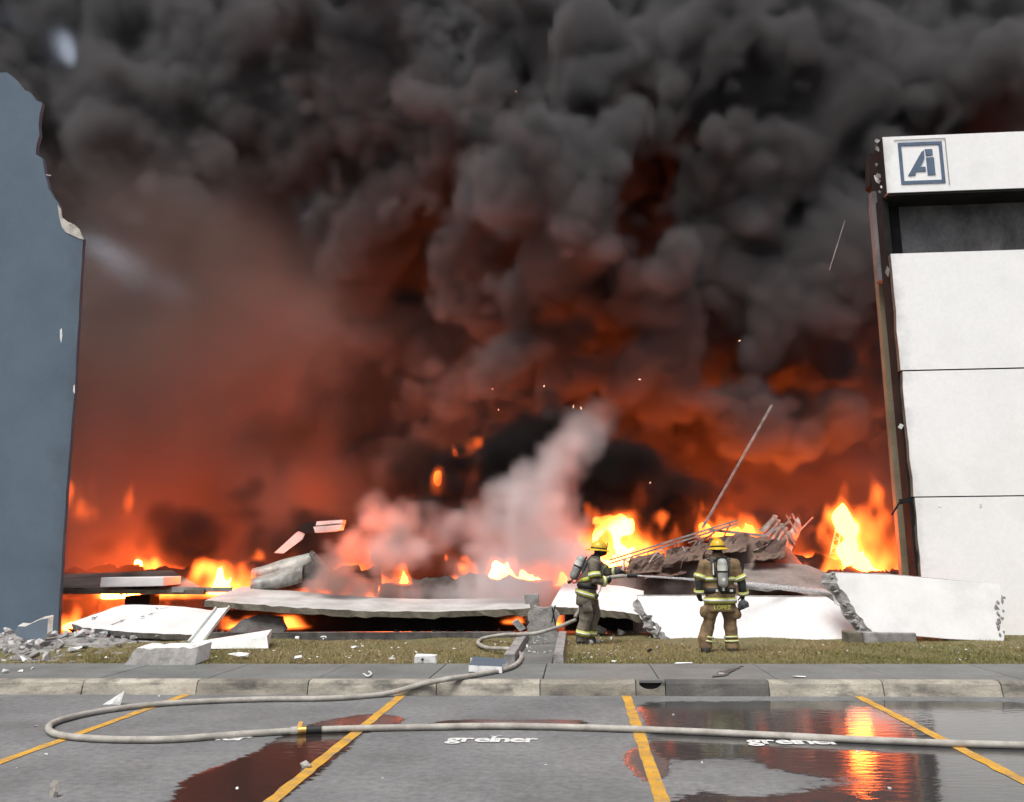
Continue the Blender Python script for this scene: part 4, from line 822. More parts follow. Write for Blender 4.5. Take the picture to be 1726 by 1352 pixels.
def band(name, pts, r, mat, parent, grow=.012, seg=16):
    """a tape round a limb between two points"""
    v, f = tube_vf(pts, [q + grow for q in (r if not np.isscalar(r) else [r] * len(pts))], seg, cap=False)
    o = mesh(name, v, f, mat, parent, smooth=True, world=False); md = o.modifiers.new('t', 'SOLIDIFY'); md.thickness = .006; return o
def oval_band(name, c, rx, ry, z0, z1, mat, parent, tilt=(0, 0), arc=None, p=2.3, seg=40):
    v, f = [], []
    for j, z in enumerate((z0, (z0 + z1) / 2, z1)):
        for k in range(seg):
            a = 2 * math.pi * k / seg; cc, s = math.cos(a), math.sin(a); x = rx * math.copysign(abs(cc) ** (2 / p), cc); y = ry * math.copysign(abs(s) ** (2 / p), s)
            v.append((c[0] + x, c[1] + y, z + tilt[0] * x + tilt[1] * y))
    for j in range(2):
        for k in range(seg): k2 = (k + 1) % seg; f.append((j * seg + k, j * seg + k2, (j + 1) * seg + k2, (j + 1) * seg + k))
    o = mesh(name, v, f, mat, parent, smooth=True, world=False); md = o.modifiers.new('t', 'SOLIDIFY'); md.thickness = .006; return o
def helmet(parent, c, yaw, pitch, roll=0.0):
    """fire helmet: ridged dome, wide brim longer at the back, dark band, edge strip"""
    rot = Matrix.Rotation(yaw, 3, 'Z') @ Matrix.Rotation(pitch, 3, 'X') @ Matrix.Rotation(roll, 3, 'Y'); c = Vector(c)
    def put(name, v, f, mat, par, sm=True):
        return mesh(name, [tuple(c + rot @ Vector(p)) for p in v], f, mat, par, smooth=sm, world=False)
    rings = []; v, f = [], []; seg = 32
    for z, r in ((0, .128), (.03, .13), (.07, .122), (.105, .102), (.135, .068), (.15, .03), (.153, .005)):
        for k in range(seg):
            a = 2 * math.pi * k / seg; rib = 1 + .035 * max(0, math.cos(a * 4)) ** 8 * (z > .01)
            v.append((r * .92 * math.cos(a) * rib, r * 1.12 * math.sin(a) * rib, z * (1 + .02 * max(0, math.cos(a * 4)) ** 8)))
    for i in range(6):
        for k in range(seg): f.append((i * seg + k, i * seg + (k + 1) % seg, (i + 1) * seg + (k + 1) % seg, (i + 1) * seg + k))
    f.append(tuple(6 * seg + k for k in range(seg)))
    dome = put('helmet', v, f, M['helmet'], parent)
    v, f = [], []                                      # brim: local -y is the back of the head
    for z, e in ((.004, 1.0), (-.004, 1.22), (-.016, 1.36), (-.026, 1.37), (-.012, 1.2), (-.008, 1.0)):
        for k in range(seg):
            a = 2 * math.pi * k / seg; back = max(0, -math.sin(a)); g = 1 + (e - 1) * (1 + .75 * back); v.append((.12 * g * math.cos(a), .143 * g * math.sin(a), z - .02 * back * (e - 1) / .37))
    for i in range(5):
        for k in range(seg): f.append((i * seg + k, i * seg + (k + 1) % seg, (i + 1) * seg + (k + 1) % seg, (i + 1) * seg + k))
    br = put('brim', v, f, M['helmet'], dome)
    v, f = [], []
    for z, e in ((.006, 1.02), (.028, 1.025)):
        for k in range(seg): a = 2 * math.pi * k / seg; v.append((.1215 * e * math.cos(a), .147 * e * math.sin(a), z))
    put('helmet_band', v, [(k, (k + 1) % seg, seg + (k + 1) % seg, seg + k) for k in range(seg)], M['black'], dome)
    put('front_shield', *box_vf((-.035, .135, .02), (.035, .15, .13)), M['black'], dome, False)
def glove(parent, wrist, direction, palm_n, curl, mat):
    """palm, four unequal bent fingers and a thumb leaving the side of the palm"""
    d = np.asarray(direction, float); d /= np.linalg.norm(d); n = np.asarray(palm_n, float); n -= d * n.dot(d); n /= np.linalg.norm(n); s = np.cross(d, n); w = np.asarray(wrist, float)
    parts = [tube_vf([w - d * .02, w + d * .03, w + d * .075, w + d * .1], [(.034, .024), (.042, .024), (.046, .022), (.042, .019)], 12, ref=n)]
    for k, (o, l) in enumerate(((-.033, .068), (-.011, .080), (.011, .075), (.033, .058))):
        p = w + d * .088 + s * o; pts = [p]; ang = 0
        for seg_l in (.42, .33, .25):
            ang += curl * (1.0 + .08 * k); pts.append(pts[-1] + (d * math.cos(ang) + n * math.sin(ang)) * l * seg_l)
        parts.append(tube_vf(pts, [.0125, .012, .011, .009], 8, ref=s))
    p = w + d * .025 - s * .035; parts.append(tube_vf([p, p + d * .025 - s * .025 + n * .01, p + d * .055 - s * .03 + n * .03, p + d * .075 - s * .022 + n * .045], [.016, .0145, .0125, .010], 8, ref=n))
    return fuse('glove', parts, .006, mat, parent, 2)
def cylinder_pack(parent, top, bottom, back, side, labels=True):
    """air cylinder with valve, harness plate and straps; top/bottom = axis ends"""
    t, b, bk, sd = (np.asarray(q, float) for q in (top, bottom, back, side)); ax = (b - t) / np.linalg.norm(b - t); L_ = np.linalg.norm(b - t)
    prof = [(0, .03), (.015, .055), (.04, .072), (.08, .08), (L_ - .07, .08), (L_ - .03, .07), (L_ - .008, .045), (L_, .02)]
    v, f = tube_vf([t + ax * q[0] for q in prof], [q[1] for q in prof], 22); tank = mesh('air_cylinder', v, f, M['tank'], parent, smooth=True, world=False)
    v, f = tube_vf([t + ax * .10, t + ax * .20], .0815, 22, cap=False); mesh('cylinder_label', v, f, M['tank_label'], tank, smooth=True, world=False)
    v, f = tube_vf([t + ax * (L_ * .42), t + ax * (L_ * .48)], .0835, 22, cap=False); mesh('cylinder_strap', v, f, M['black'], tank, smooth=True, world=False)
    c = t + ax * L_ * .72 + bk * .0805; v, f = tube_vf([c - bk * .004, c + bk * .003], .03, 14); mesh('round_label', v, f, M['silver'], tank, world=False)
    v, f = tube_vf([b - ax * .01, b + ax * .05], [.022, .024], 10); mesh('valve', v, f, M['silver'], tank, world=False)
    v, f = tube_vf([b + ax * .03 - sd * .05, b + ax * .03 + sd * .05], [.018, .018], 10); mesh('valve_wheel', v, f, M['black'], tank, world=False)
    m0 = (t + b) / 2 - bk * .075; v, f = bar_vf(m0 - ax * L_ * .55, m0 + ax * L_ * .5, .17, .03, up=tuple(bk)); mesh('harness_plate', v, f, M['black'], parent, world=False)
    return tank

# ---- the person standing with the back to us (local x right, y away, z up)
def standing_person():
    P = thing('person', 'person in tan turnout gear and yellow helmet seen from behind', 'person', (*atz(1218, 1098, GZ)[:2], GZ - .005))
    HL, HRr = np.array([-.27, 0, .09]), np.array([.155, .02, .085])                    # ankles
    KL, KR = np.array([-.19, .03, .47]), np.array([.145, .04, .47]); TL, TR = np.array([-.115, .0, .83]), np.array([.115, .0, .83])
    legs = [tube_vf([a + (0, 0, -.045), a + (0, 0, .12), (a + k) / 2 + (0, .0, .02), k, (k + t) / 2, t, t + (0, 0, .08)], [(.104, .11), (.106, .112), (.104, .108), (.102, .108), (.117, .12), (.128, .14), (.12, .13)], 16, ref=(0, 1, 0)) for a, k, t in ((HL, KL, TL), (HRr, KR, TR))]
    torso = loft([(0, 0, .635, .225, .165, 2.6), (0, 0, .68, .238, .172, 2.6), (0, 0, .80, .250, .178, 2.6), (0, 0, .95, .245, .168), (0, 0, 1.08, .232, .155), (0, 0, 1.22, .245, .160), (0, 0, 1.34, .255, .158), (0, -.005, 1.42, .235, .14), (0, -.005, 1.475, .165, .115), (0, .0, 1.53, .105, .105), (0, .01, 1.565, .095, .10)])
    SL, SR = np.array([-.235, 0, 1.39]), np.array([.235, 0, 1.39]); EL, ER = np.array([-.325, -.02, 1.13]), np.array([.355, -.02, 1.10]); WL, WR = np.array([-.325, .03, .93]), np.array([.385, .04, .90])
    arms = [tube_vf([s * (.7, 1, 1), s, (s + e) / 2, e, (e + w) / 2, w], [(.09, .10), (.098, .10), (.085, .09), (.08, .085), (.072, .076), (.064, .066)], 14, ref=(0, 1, 0)) for s, e, w in ((SL, EL, WL), (SR, ER, WR))]
    pockets = [loft([(-.268, -.01, .54, .05, .085), (-.282, -.01, .60, .06, .095), (-.262, -.01, .70, .045, .08)], 12), loft([(.245, -.01, .52, .05, .085), (.262, -.01, .58, .06, .095), (.245, -.01, .68, .045, .08)], 12)]
    neck = tube_vf([(0, .0, 1.46), (0, .01, 1.56), (0, .02, 1.62)], [.085, .068, .07], 14)
    head = loft([(0, .03, 1.535, .05, .06), (0, .03, 1.57, .075, .092), (0, .02, 1.64, .082, .104), (0, .02, 1.70, .084, .105), (0, .02, 1.75, .07, .09), (0, .02, 1.775, .04, .05)])
    ears = [loft([(sx * .088, .02, 1.62, .012, .02), (sx * .092, .02, 1.65, .016, .028), (sx * .088, .02, 1.68, .01, .02)], 10) for sx in (-1, 1)]
    face = [loft([(0, .125, 1.61, .014, .016), (0, .128, 1.635, .012, .014), (0, .118, 1.66, .009, .012)], 10)]
    def zones(c):                                      # 0 cloth, 1 charcoal sleeve, 2 hood
        z = np.zeros(len(c)); z[(np.abs(c[:, 0]) > .275) & (c[:, 2] < 1.135) & (c[:, 2] > .86)] = 1; z[(c[:, 2] > 1.565)] = 2; return z
    fuse('body', legs + [torso] + arms + pockets + [neck, head] + ears + face, .016, None, P, 3, .0042, 9, 1, zones, [M['coat'], M['dark_cloth'], M['skin_dark']])
    for a in (HL, HRr):                                # boots
        y = a[1]; fuse('boot', [loft([(a[0], y + .02, .0, .068, .135), (a[0], y + .02, .05, .072, .14), (a[0], y - .01, .09, .07, .10), (a[0], y - .01, .16, .072, .085)], 16)], .012, M['dark_cloth'], P, 2)
    for a, k in ((HL, KL), (HRr, KR)):                 # trouser tapes, lime with a silver middle
        u = (k - a) / np.linalg.norm(k - a)
        for s in (.065, .13):
            band('trouser_tape', [a + u * s, a + u * (s + .034)], [.105, .105], M['lime'], P, .006); band('trouser_tape', [a + u * (s + .010), a + u * (s + .022)], [.105, .105], M['silver'], P, .009)
    for s, e, w in ((SL, EL, WL), (SR, ER, WR)):
        u = (e - s) / np.linalg.norm(e - s); L_ = np.linalg.norm(e - s); q = (w - e) / np.linalg.norm(w - e); l2 = np.linalg.norm(w - e)
        band('sleeve_tape', [s + u * L_ * .66, s + u * L_ * .93], [.09, .086], M['lime'], P); band('sleeve_tape', [s + u * L_ * .76, s + u * L_ * .85], [.089, .087], M['silver'], P, .015)
        band('cuff_tape', [e + q * l2 * .72, e + q * l2 * 1.02], [.07, .068], M['lime'], P); band('cuff_tape', [e + q * l2 * .84, e + q * l2 * .93], [.069, .068], M['silver'], P, .015)
    oval_band('hem_tape', (0, 0), .263, .19, .765, .855, M['lime'], P, p=2.6); oval_band('hem_tape', (0, 0), .266, .193, .795, .83, M['silver'], P, p=2.6)
    oval_band('chest_tape', (0, 0), .255, .172, 1.115, 1.185, M['lime'], P); oval_band('chest_tape', (0, 0), .258, .175, 1.135, 1.165, M['silver'], P)
    oval_band('waist_belt', (0, 0), .256, .178, .915, 1.01, M['black'], P)
    cylinder_pack(P, (.015, -.29, 1.475), (.015, -.29, 1.02), (0, -1, 0), (1, 0, 0))
    for sx in (-1, 1):                                 # shoulder straps over the yoke
        v, f = tube_vf(spline([(sx * .10, -.19, 1.18), (sx * .12, -.20, 1.33), (sx * .125, -.16, 1.45), (sx * .13, -.02, 1.485), (sx * .125, .12, 1.43), (sx * .11, .17, 1.25)], 6), [(.028, .012)] * 31, 8, ref=(0, -1, 0)); mesh('shoulder_strap', v, f, M['dark_cloth'], P, smooth=True, world=False)
    oval_band('yoke', (0, -.005), .205, .15, 1.43, 1.475, M['dark_cloth'], P)
    v, f = tube_vf([(-.115, -.20, 1.40), (-.118, -.215, 1.22)], .012, 8); mesh('pack_tube', v, f, M['silver'], P, world=False)
    for x, w_ in ((-.09, .035), (.13, .05)):
        mesh('belt_buckle', *box_vf((x, -.20, .95), (x + w_, -.18, .985)), M['silver'], P, world=False)
    gl = glyphs('LOPEZ', .03); tx = bpy.data.objects.new('name_patch', None); link(tx, P)
    tot = sum(g[3] - g[2] for g in gl) + .08 * 4; s = .27 / tot; x = 0
    for v, f, a, b in gl:
        X = -.13 + (v[:, 0] - a + x) * s; yy = -.176 + .03 * (X / .23) ** 2 - .012; mesh('letter', np.stack([X, yy, .675 + v[:, 1] * .088], -1), f, M['lime'], tx, world=False); x += b - a + .08
    glove(P, WL + (0, .005, -.01), (.08, .12, -1), (.6, .6, .1), .42, M['black']); glove(P, WR + (-.005, .005, -.01), (-.15, .1, -1), (-.6, .6, .1), .55, M['black'])
    fuse('hanging_gloves', [tube_vf([(.30, -.10, .80), (.33, -.12, .73), (.36, -.12, .68)], [.03, .05, .035], 10), tube_vf([(.34, -.1, .81), (.39, -.12, .76), (.41, -.12, .70)], [.028, .045, .03], 10), tube_vf([(.28, -.1, .76), (.285, -.12, .68), (.29, -.12, .65)], [.025, .03, .02], 8)], .012, M['dark_cloth'], P, 2)
    helmet(P, (0, .01, 1.645), 0, R_(-4))
standing_person()

# ---- the person with the nozzle, seen from the side, facing right (local x right, y away)
def nozzle_person():
    P = thing('person', 'person in smoke-grey turnout gear aiming a hose nozzle to the right', 'person', (*atz(983, 1085, GZ)[:2], GZ - .005))
    A1, K1, T1 = np.array([-.02, -.06, .09]), np.array([.06, -.07, .50]), np.array([.07, -.07, .85])      # near leg
    A2, K2, T2 = np.array([.10, .16, .09]), np.array([.21, .12, .50]), np.array([.13, .10, .85])         # far leg
    legs = [tube_vf([a + (0, 0, -.045), a + (0, 0, .12), (a + k) / 2 + (-.01, 0, .02), k, (k + t) / 2, t, t + (0, 0, .08)], [(.102, .104), (.104, .106), (.108, .106), (.112, .108), (.13, .12), (.15, .13), (.14, .13)], 16, ref=(0, 1, 0)) for a, k, t in ((A1, K1, T1), (A2, K2, T2))]
    torso = loft([(.055, 0, .68, .165, .215), (.06, 0, .76, .18, .235), (.08, 0, .90, .178, .235), (.10, 0, 1.02, .168, .225), (.14, 0, 1.16, .168, .235), (.19, 0, 1.30, .165, .245), (.225, 0, 1.40, .14, .22), (.25, 0, 1.46, .105, .15), (.265, 0, 1.51, .08, .09)])
    S1, E1, W1 = np.array([.20, -.225, 1.385]), np.array([.235, -.29, 1.10]), np.array([.42, -.22, 1.085])
    S2, E2, W2 = np.array([.28, .205, 1.385]), np.array([.45, .13, 1.24]), np.array([.68, .03, 1.255])
    arms = [tube_vf([s + (0, -s[1] * .3, 0), s, (s + e) / 2, e, (e + w) / 2, w], [.10, .102, .092, .088, .078, .066], 14) for s, e, w in ((S1, E1, W1), (S2, E2, W2))]
    neck = tube_vf([(.26, 0, 1.44), (.285, 0, 1.54), (.30, 0, 1.60)], [.085, .07, .07], 14)
    head = loft([(.335, .0, 1.52, .055, .05), (.325, 0, 1.56, .088, .075), (.315, 0, 1.63, .104, .082), (.315, 0, 1.69, .105, .084), (.315, 0, 1.74, .09, .07), (.315, 0, 1.765, .05, .04)])
    mask = tube_vf([(.39, .005, 1.575), (.425, .008, 1.57), (.45, .01, 1.56)], [.05, .045, .03], 12)
    collar = tube_vf([(.20, 0, 1.40), (.25, 0, 1.475), (.30, 0, 1.50)], [(.16, .12), (.135, .11), (.11, .09)], 14)
    pocket = [loft([(.10, -.185, .56, .085, .04), (.10, -.195, .63, .095, .05), (.09, -.18, .74, .08, .04)], 12)]
    def zones(c): z = np.zeros(len(c)); z[(c[:, 2] > 1.525)] = 2; z[(c[:, 0] > .50) & (c[:, 2] > 1.1) & (c[:, 2] < 1.4)] = 1; return z
    fuse('body', legs + [torso] + arms + pocket + [neck, head, mask, collar], .016, None, P, 3, .005, 9, 2, zones, [M['coat_grey'], M['dark_cloth'], M['skin_dark']])
    for a in (A1, A2):
        fuse('boot', [loft([(a[0] + .045, a[1], .0, .15, .064), (a[0] + .045, a[1], .05, .155, .068), (a[0] + .0, a[1], .09, .11, .07), (a[0] - .005, a[1], .17, .088, .074)], 16)], .012, M['dark_cloth'], P, 2)
        fuse('toe_cap', [loft([(a[0] + .15, a[1], .005, .06, .06), (a[0] + .15, a[1], .05, .055, .06), (a[0] + .13, a[1], .075, .03, .04)], 14)], .01, M['stone'], P, 2)
    for a, k in ((A1, K1), (A2, K2)):
        u = (k - a) / np.linalg.norm(k - a); band('trouser_tape', [a + u * .06, a + u * .15], [.108, .11], M['lime'], P); band('trouser_tape', [a + u * .09, a + u * .12], [.108, .11], M['silver'], P, .015)
    def tape(nm, a, b, t0, t1, r): u = b - a; band(nm, [a + u * t0, a + u * t1], [r, r], M['lime'], P); band(nm, [a + u * (t0 + (t1 - t0) * .35), a + u * (t0 + (t1 - t0) * .65)], [r, r], M['silver'], P, .015)
    tape('sleeve_tape', S1, E1, .5, .82, .094); tape('cuff_tape', E1, W1, .62, .95, .074); tape('sleeve_tape', S2, E2, .55, .85, .092); tape('cuff_tape', E2, W2, .5, .72, .076)
    oval_band('hem_tape', (.075, 0), .198, .252, .82, .91, M['lime'], P, tilt=(-.28, 0)); oval_band('hem_tape', (.075, 0), .201, .255, .85, .88, M['silver'], P, tilt=(-.28, 0))
    oval_band('chest_tape', (.14, 0), .182, .252, 1.11, 1.18, M['lime'], P, tilt=(.25, 0)); oval_band('waist_belt', (.095, 0), .186, .245, .96, 1.05, M['black'], P, tilt=(-.15, 0))
    cylinder_pack(P, (.02, .0, 1.53), (-.17, .0, 1.12), (-.9, 0, .42), (0, 1, 0))
    for sy in (-1, 1):
        v, f = tube_vf(spline([(-.0, sy * .10, 1.10), (.05, sy * .13, 1.33), (.15, sy * .14, 1.47), (.27, sy * .15, 1.46), (.36, sy * .16, 1.33), (.34, sy * .20, 1.12)], 6), [(.028, .012)] * 31, 8, ref=(0, sy, 0)); mesh('shoulder_strap', v, f, M['dark_cloth'], P, smooth=True, world=False)
    v, f = tube_vf(spline([(-.17, -.02, 1.08), (-.14, -.12, 1.06), (-.06, -.18, 1.12), (-.01, -.2, 1.22)], 6), .014, 8); mesh('air_line', v, f, M['red'], P, smooth=True, world=False)
    v, f = tube_vf([(-.2, -.03, 1.08), (-.25, -.05, 1.07)], .03, 10); mesh('valve_knob', v, f, M['black'], P, world=False)
    mesh('pressure_gauge', *box_vf((-.12, -.15, 1.05), (-.07, -.12, 1.10)), M['silver'], P, world=False)
    v, f = tube_vf(spline([(.34, -.22, 1.08), (.33, -.27, .98), (.28, -.27, .88), (.24, -.26, .84)], 6), .013, 8); mesh('air_line', v, f, M['tank_label'], P, smooth=True, world=False)
    v, f = tube_vf([(.27, -.27, .87), (.23, -.27, .80)], [.03, .036], 10); mesh('regulator', v, f, M['black'], P, world=False)
    glove(P, W1 + (.0, .0, .01), (1, .35, .25), (.0, 1, .4), .7, M['black']); glove(P, W2 + (.0, .0, -.01), (1, -.05, -.12), (-.1, -.6, -1), .75, M['black'])
    helmet(P, (.318, 0, 1.645), R_(-90), R_(-7))
    # the working end of the hose, held under the arm
    N = thing('hose_nozzle', 'black hose nozzle held in the outstretched gloves spraying water', 'nozzle', P.location)
    run = spline([(.86, .0, 1.18), (.62, -.03, 1.165), (.42, -.14, 1.13), (.2, -.12, 1.02), (.05, .12, .84), (-.04, .2, .6), (-.13, .04, .46)], 8)
    v, f = tube_vf(run, .034, 12); mesh('hose_end', v, f, M['hose'], N, smooth=True, world=False)
    v, f = tube_vf([(.80, .0, 1.183), (.86, 0, 1.18), (.93, .002, 1.178)], [.042, .046, .036], 14); mesh('nozzle_body', v, f, M['black'], N, world=False)
    v, f = tube_vf([(.93, .002, 1.178), (.96, .002, 1.177), (.985, .003, 1.176)], [.03, .046, .046], 14); mesh('nozzle_tip', v, f, M['black'], N, world=False)
    v, f = tube_vf([(.85, .0, 1.2), (.84, 0, 1.25), (.80, 0, 1.27)], .012, 8); mesh('shutoff_handle', v, f, M['brass'], N, world=False)
    return np.array(P.location) + (.985, .003, 1.176)
NOZ = nozzle_person()

# ---- the jet of water
def jet():
    m = bpy.data.materials.new('water_jet'); m.use_nodes = True; n = m.node_tree; b = n.nodes['Principled BSDF']; N_, L = n.nodes.new, n.links.new
    b.inputs['Base Color'].default_value = (.8, .82, .84, 1); b.inputs['Roughness'].default_value = .4
    geo = N_('ShaderNodeNewGeometry'); mp = N_('ShaderNodeMapping'); mp.inputs['Scale'].default_value = (1.2, 14, 16); L(geo.outputs['Position'], mp.inputs[0])
    t = N_('ShaderNodeTexNoise'); t.inputs['Scale'].default_value = 3; t.inputs['Detail'].default_value = 4; L(mp.outputs[0], t.inputs['Vector'])
    r = N_('ShaderNodeMapRange'); r.inputs['From Min'].default_value = .35; r.inputs['From Max'].default_value = .7; r.inputs['To Min'].default_value = .10; r.inputs['To Max'].default_value = .45; L(t.outputs['Fac'], r.inputs[0]); L(r.outputs[0], b.inputs['Alpha'])
    end = at(1405, 1001, 18.3); pts = [NOZ + (end - NOZ) * k + np.array([0, 0, .10 * math.sin(k * math.pi)]) * .35 for k in np.linspace(0, 1, 30)]
    J = thing('water_jet', 'straight white jet of water shooting from the nozzle to the right', 'water jet', NOZ)
    for nm, r0, r1 in (('jet_core', .012, .032), ('jet_spray', .016, .075)):
        v, f = tube_vf(pts, [r0 + (r1 - r0) * (i / 29) ** 1.3 for i in range(30)], 10); mesh(nm, v, f, m, J, smooth=True)
jet()

# ------------------------------------------------------------------ smoke, steam and fire: density fields computed here, held as voxel volumes
nrng = np.random.default_rng(3)
def noise3(shape, cells):
    """smooth random field on a grid, cubic interpolation of a coarse lattice"""
    out = nrng.standard_normal([int(math.ceil(c)) + 5 for c in cells]).astype(np.float32)
    for ax in range(3):
        n = shape[ax]; t = np.linspace(0, cells[ax], n, dtype=np.float32) + 1; i = np.floor(t).astype(int); f = t - i
        sh = [1, 1, 1]; sh[ax] = n
        w = [(-.5 * f + f * f - .5 * f ** 3), (1 - 2.5 * f * f + 1.5 * f ** 3), (.5 * f + 2 * f * f - 1.5 * f ** 3), (-.5 * f * f + .5 * f ** 3)]
        out = sum(np.take(out, i - 1 + k, axis=ax) * w[k].reshape(sh).astype(np.float32) for k in range(4))
    return out
def largest_piece(me):
    bm = bmesh.new(); bm.from_mesh(me); bm.verts.ensure_lookup_table(); left = set(bm.verts); best = set()
    while left:
        st = [left.pop()]; comp = set(st)
        while st:
            for e in st.pop().link_edges:
                for q in e.verts:
                    if q in left: left.discard(q); comp.add(q); st.append(q)
        if len(comp) > len(best): best = comp
    bmesh.ops.delete(bm, geom=[q for q in bm.verts if q not in best], context='VERTS'); bm.to_mesh(me); bm.free(); return me
def volume_object(name, dens, lo, hi, material, core=None, threshold=.6):
    nx, ny, nz = dens.shape
    me = bpy.data.meshes.new(name); me.vertices.add(dens.size)
    a = me.attributes.new('d', 'FLOAT', 'POINT'); a.data.foreach_set('value', np.ascontiguousarray(dens.astype(np.float32)).ravel())
    o = link(bpy.data.objects.new(name, me))
    g = bpy.data.node_groups.new(name, 'GeometryNodeTree')
    g.interface.new_socket('Geometry', in_out='INPUT', socket_type='NodeSocketGeometry'); g.interface.new_socket('Geometry', in_out='OUTPUT', socket_type='NodeSocketGeometry')
    N, L = g.nodes.new, g.links.new
    gi = N('NodeGroupInput'); go = N('NodeGroupOutput'); vc = N('GeometryNodeVolumeCube'); pos = N('GeometryNodeInputPosition')
    vc.inputs['Min'].default_value = lo; vc.inputs['Max'].default_value = hi
    for k, n in zip('XYZ', dens.shape): vc.inputs['Resolution ' + k].default_value = n
    def vm(op, a_, b_=None):
        n = N('ShaderNodeVectorMath'); n.operation = op; L(a_, n.inputs[0])
        if b_ is not None: n.inputs[1].default_value = b_
        return n.outputs[0]
    q = vm('FLOOR', vm('ADD', vm('MULTIPLY', vm('SUBTRACT', pos.outputs[0], lo), [(n - 1) / (h - l) for n, h, l in zip(dens.shape, hi, lo)]), (.5, .5, .5)))
    sep = N('ShaderNodeSeparateXYZ'); L(q, sep.inputs[0])
    def ti(s): n = N('FunctionNodeFloatToInt'); L(s, n.inputs[0]); return n.outputs[0]
    def im(op, *ab):
        n = N('FunctionNodeIntegerMath'); n.operation = op
        for i, v in enumerate(ab):
            if isinstance(v, int): n.inputs[i].default_value = v
            else: L(v, n.inputs[i])
        return n.outputs[0]
    ix, iy, iz = [ti(sep.outputs[k]) for k in range(3)]
    idx = im('ADD', im('MULTIPLY', im('ADD', im('MULTIPLY', ix, ny), iy), nz), iz)
    na = N('GeometryNodeInputNamedAttribute'); na.data_type = 'FLOAT'; na.inputs['Name'].default_value = 'd'
    si = N('GeometryNodeSampleIndex'); si.data_type = 'FLOAT'; si.domain = 'POINT'
    L(gi.outputs[0], si.inputs['Geometry']); L(na.outputs[0], si.inputs['Value']); L(idx, si.inputs['Index']); L(si.outputs[0], vc.inputs['Density'])
    sm = N('GeometryNodeSetMaterial'); sm.inputs['Material'].default_value = material; L(vc.outputs[0], sm.inputs['Geometry']); res = sm.outputs[0]
    if core is not None:                               # the hottest part as a closed surface, so that it lights the place
        v2m = N('GeometryNodeVolumeToMesh'); v2m.inputs['Threshold'].default_value = threshold; L(vc.outputs[0], v2m.inputs[0]); L(v2m.outputs[0], go.inputs[0])
        md = o.modifiers.new('volume', 'NODES'); md.node_group = g
        hot = bpy.data.meshes.new_from_object(o.evaluated_get(bpy.context.evaluated_depsgraph_get())); hot.name = name; hot.materials.clear(); hot.materials.append(core)
        hot = largest_piece(hot); hot.polygons.foreach_set('use_smooth', np.ones(len(hot.polygons), bool)); o.modifiers.clear(); L(res, go.inputs[0])
        body = link(bpy.data.objects.new(name, hot)); o.name = name + '_veil'; o.parent = body; o['kind'] = 'stuff'
    L(res, go.inputs[0]); md = o.modifiers.new('volume', 'NODES'); md.node_group = g
    me.materials.append(material)
    return o if core is None else body
def smoke_mat(name, col, density, aniso=0.0):
    m = bpy.data.materials.new(name); m.use_nodes = True; n = m.node_tree; n.nodes.clear()
    o = n.nodes.new('ShaderNodeOutputMaterial'); p = n.nodes.new('ShaderNodeVolumePrincipled'); n.links.new(p.outputs[0], o.inputs['Volume'])
    p.inputs['Color'].default_value = (*col, 1); p.inputs['Density'].default_value = density; p.inputs['Density Attribute'].default_value = 'density'; p.inputs['Anisotropy'].default_value = aniso; m.cycles.volume_sampling = 'DISTANCE'
    return m
class Field:
    def __init__(s, lo, hi, vs, seed=None):
        global nrng
        nrng = np.random.default_rng(seed if seed is not None else int(abs(lo[0]) * 1000 + abs(hi[2]) * 77 + vs * 1000))
        s.lo, s.hi, s.vs = lo, hi, vs; s.shape = [int(round((h - l) / vs)) + 1 for h, l in zip(hi, lo)]
        s.X, s.Y, s.Z = [np.linspace(a, b, n, dtype=np.float32) for a, b, n in zip(lo, hi, s.shape)]
        s.ext = [h - l for h, l in zip(hi, lo)]; s.sd = np.full(s.shape, -9, np.float32)
    def puff(s, px, py, yy, rp, stretch=(1, 1, 1)):
        s.ball(at(px, py, yy), rp * yy / F, stretch)
    def ball(s, c, r, stretch=(1, 1, 1)):
        st = np.asarray(stretch, float)
        i0 = [max(0, int((c[k] - r * st[k] * 1.9 - s.lo[k]) / s.vs)) for k in range(3)]; i1 = [min(s.shape[k], int((c[k] + r * st[k] * 1.9 - s.lo[k]) / s.vs) + 2) for k in range(3)]
        if any(a >= b for a, b in zip(i0, i1)): return
        q = tuple(slice(a, b) for a, b in zip(i0, i1))
        d = np.sqrt(((s.X[q[0]] - c[0]) / st[0])[:, None, None] ** 2 + ((s.Y[q[1]] - c[1]) / st[1])[None, :, None] ** 2 + ((s.Z[q[2]] - c[2]) / st[2])[None, None, :] ** 2)
        s.sd[q] = np.maximum(s.sd[q], r - d)
    def billow(s, octaves):
        for size, amp in octaves: s.sd += amp * (np.abs(noise3(s.shape, [e / size for e in s.ext])) - .55)
    def warp(s, size, amp):
        """tear the shape: read it at randomly displaced places"""
        I = []
        for ax in range(3):
            d = noise3(s.shape, [e / size for e in s.ext]) * (amp / s.vs); base = np.arange(s.shape[ax], dtype=np.float32).reshape([-1 if k == ax else 1 for k in range(3)])
            I.append(np.clip(np.rint(base + d), 0, s.shape[ax] - 1).astype(np.int32)); del d
        s.sd = s.sd[I[0], I[1], I[2]]
    def smooth(s):
        for ax in range(3): s.sd = (np.roll(s.sd, 1, ax) + 2 * s.sd + np.roll(s.sd, -1, ax)) / 4
sstep = lambda a, b, x: (lambda t: t * t * (3 - 2 * t))(np.clip((x - a) / (b - a), 0, 1))

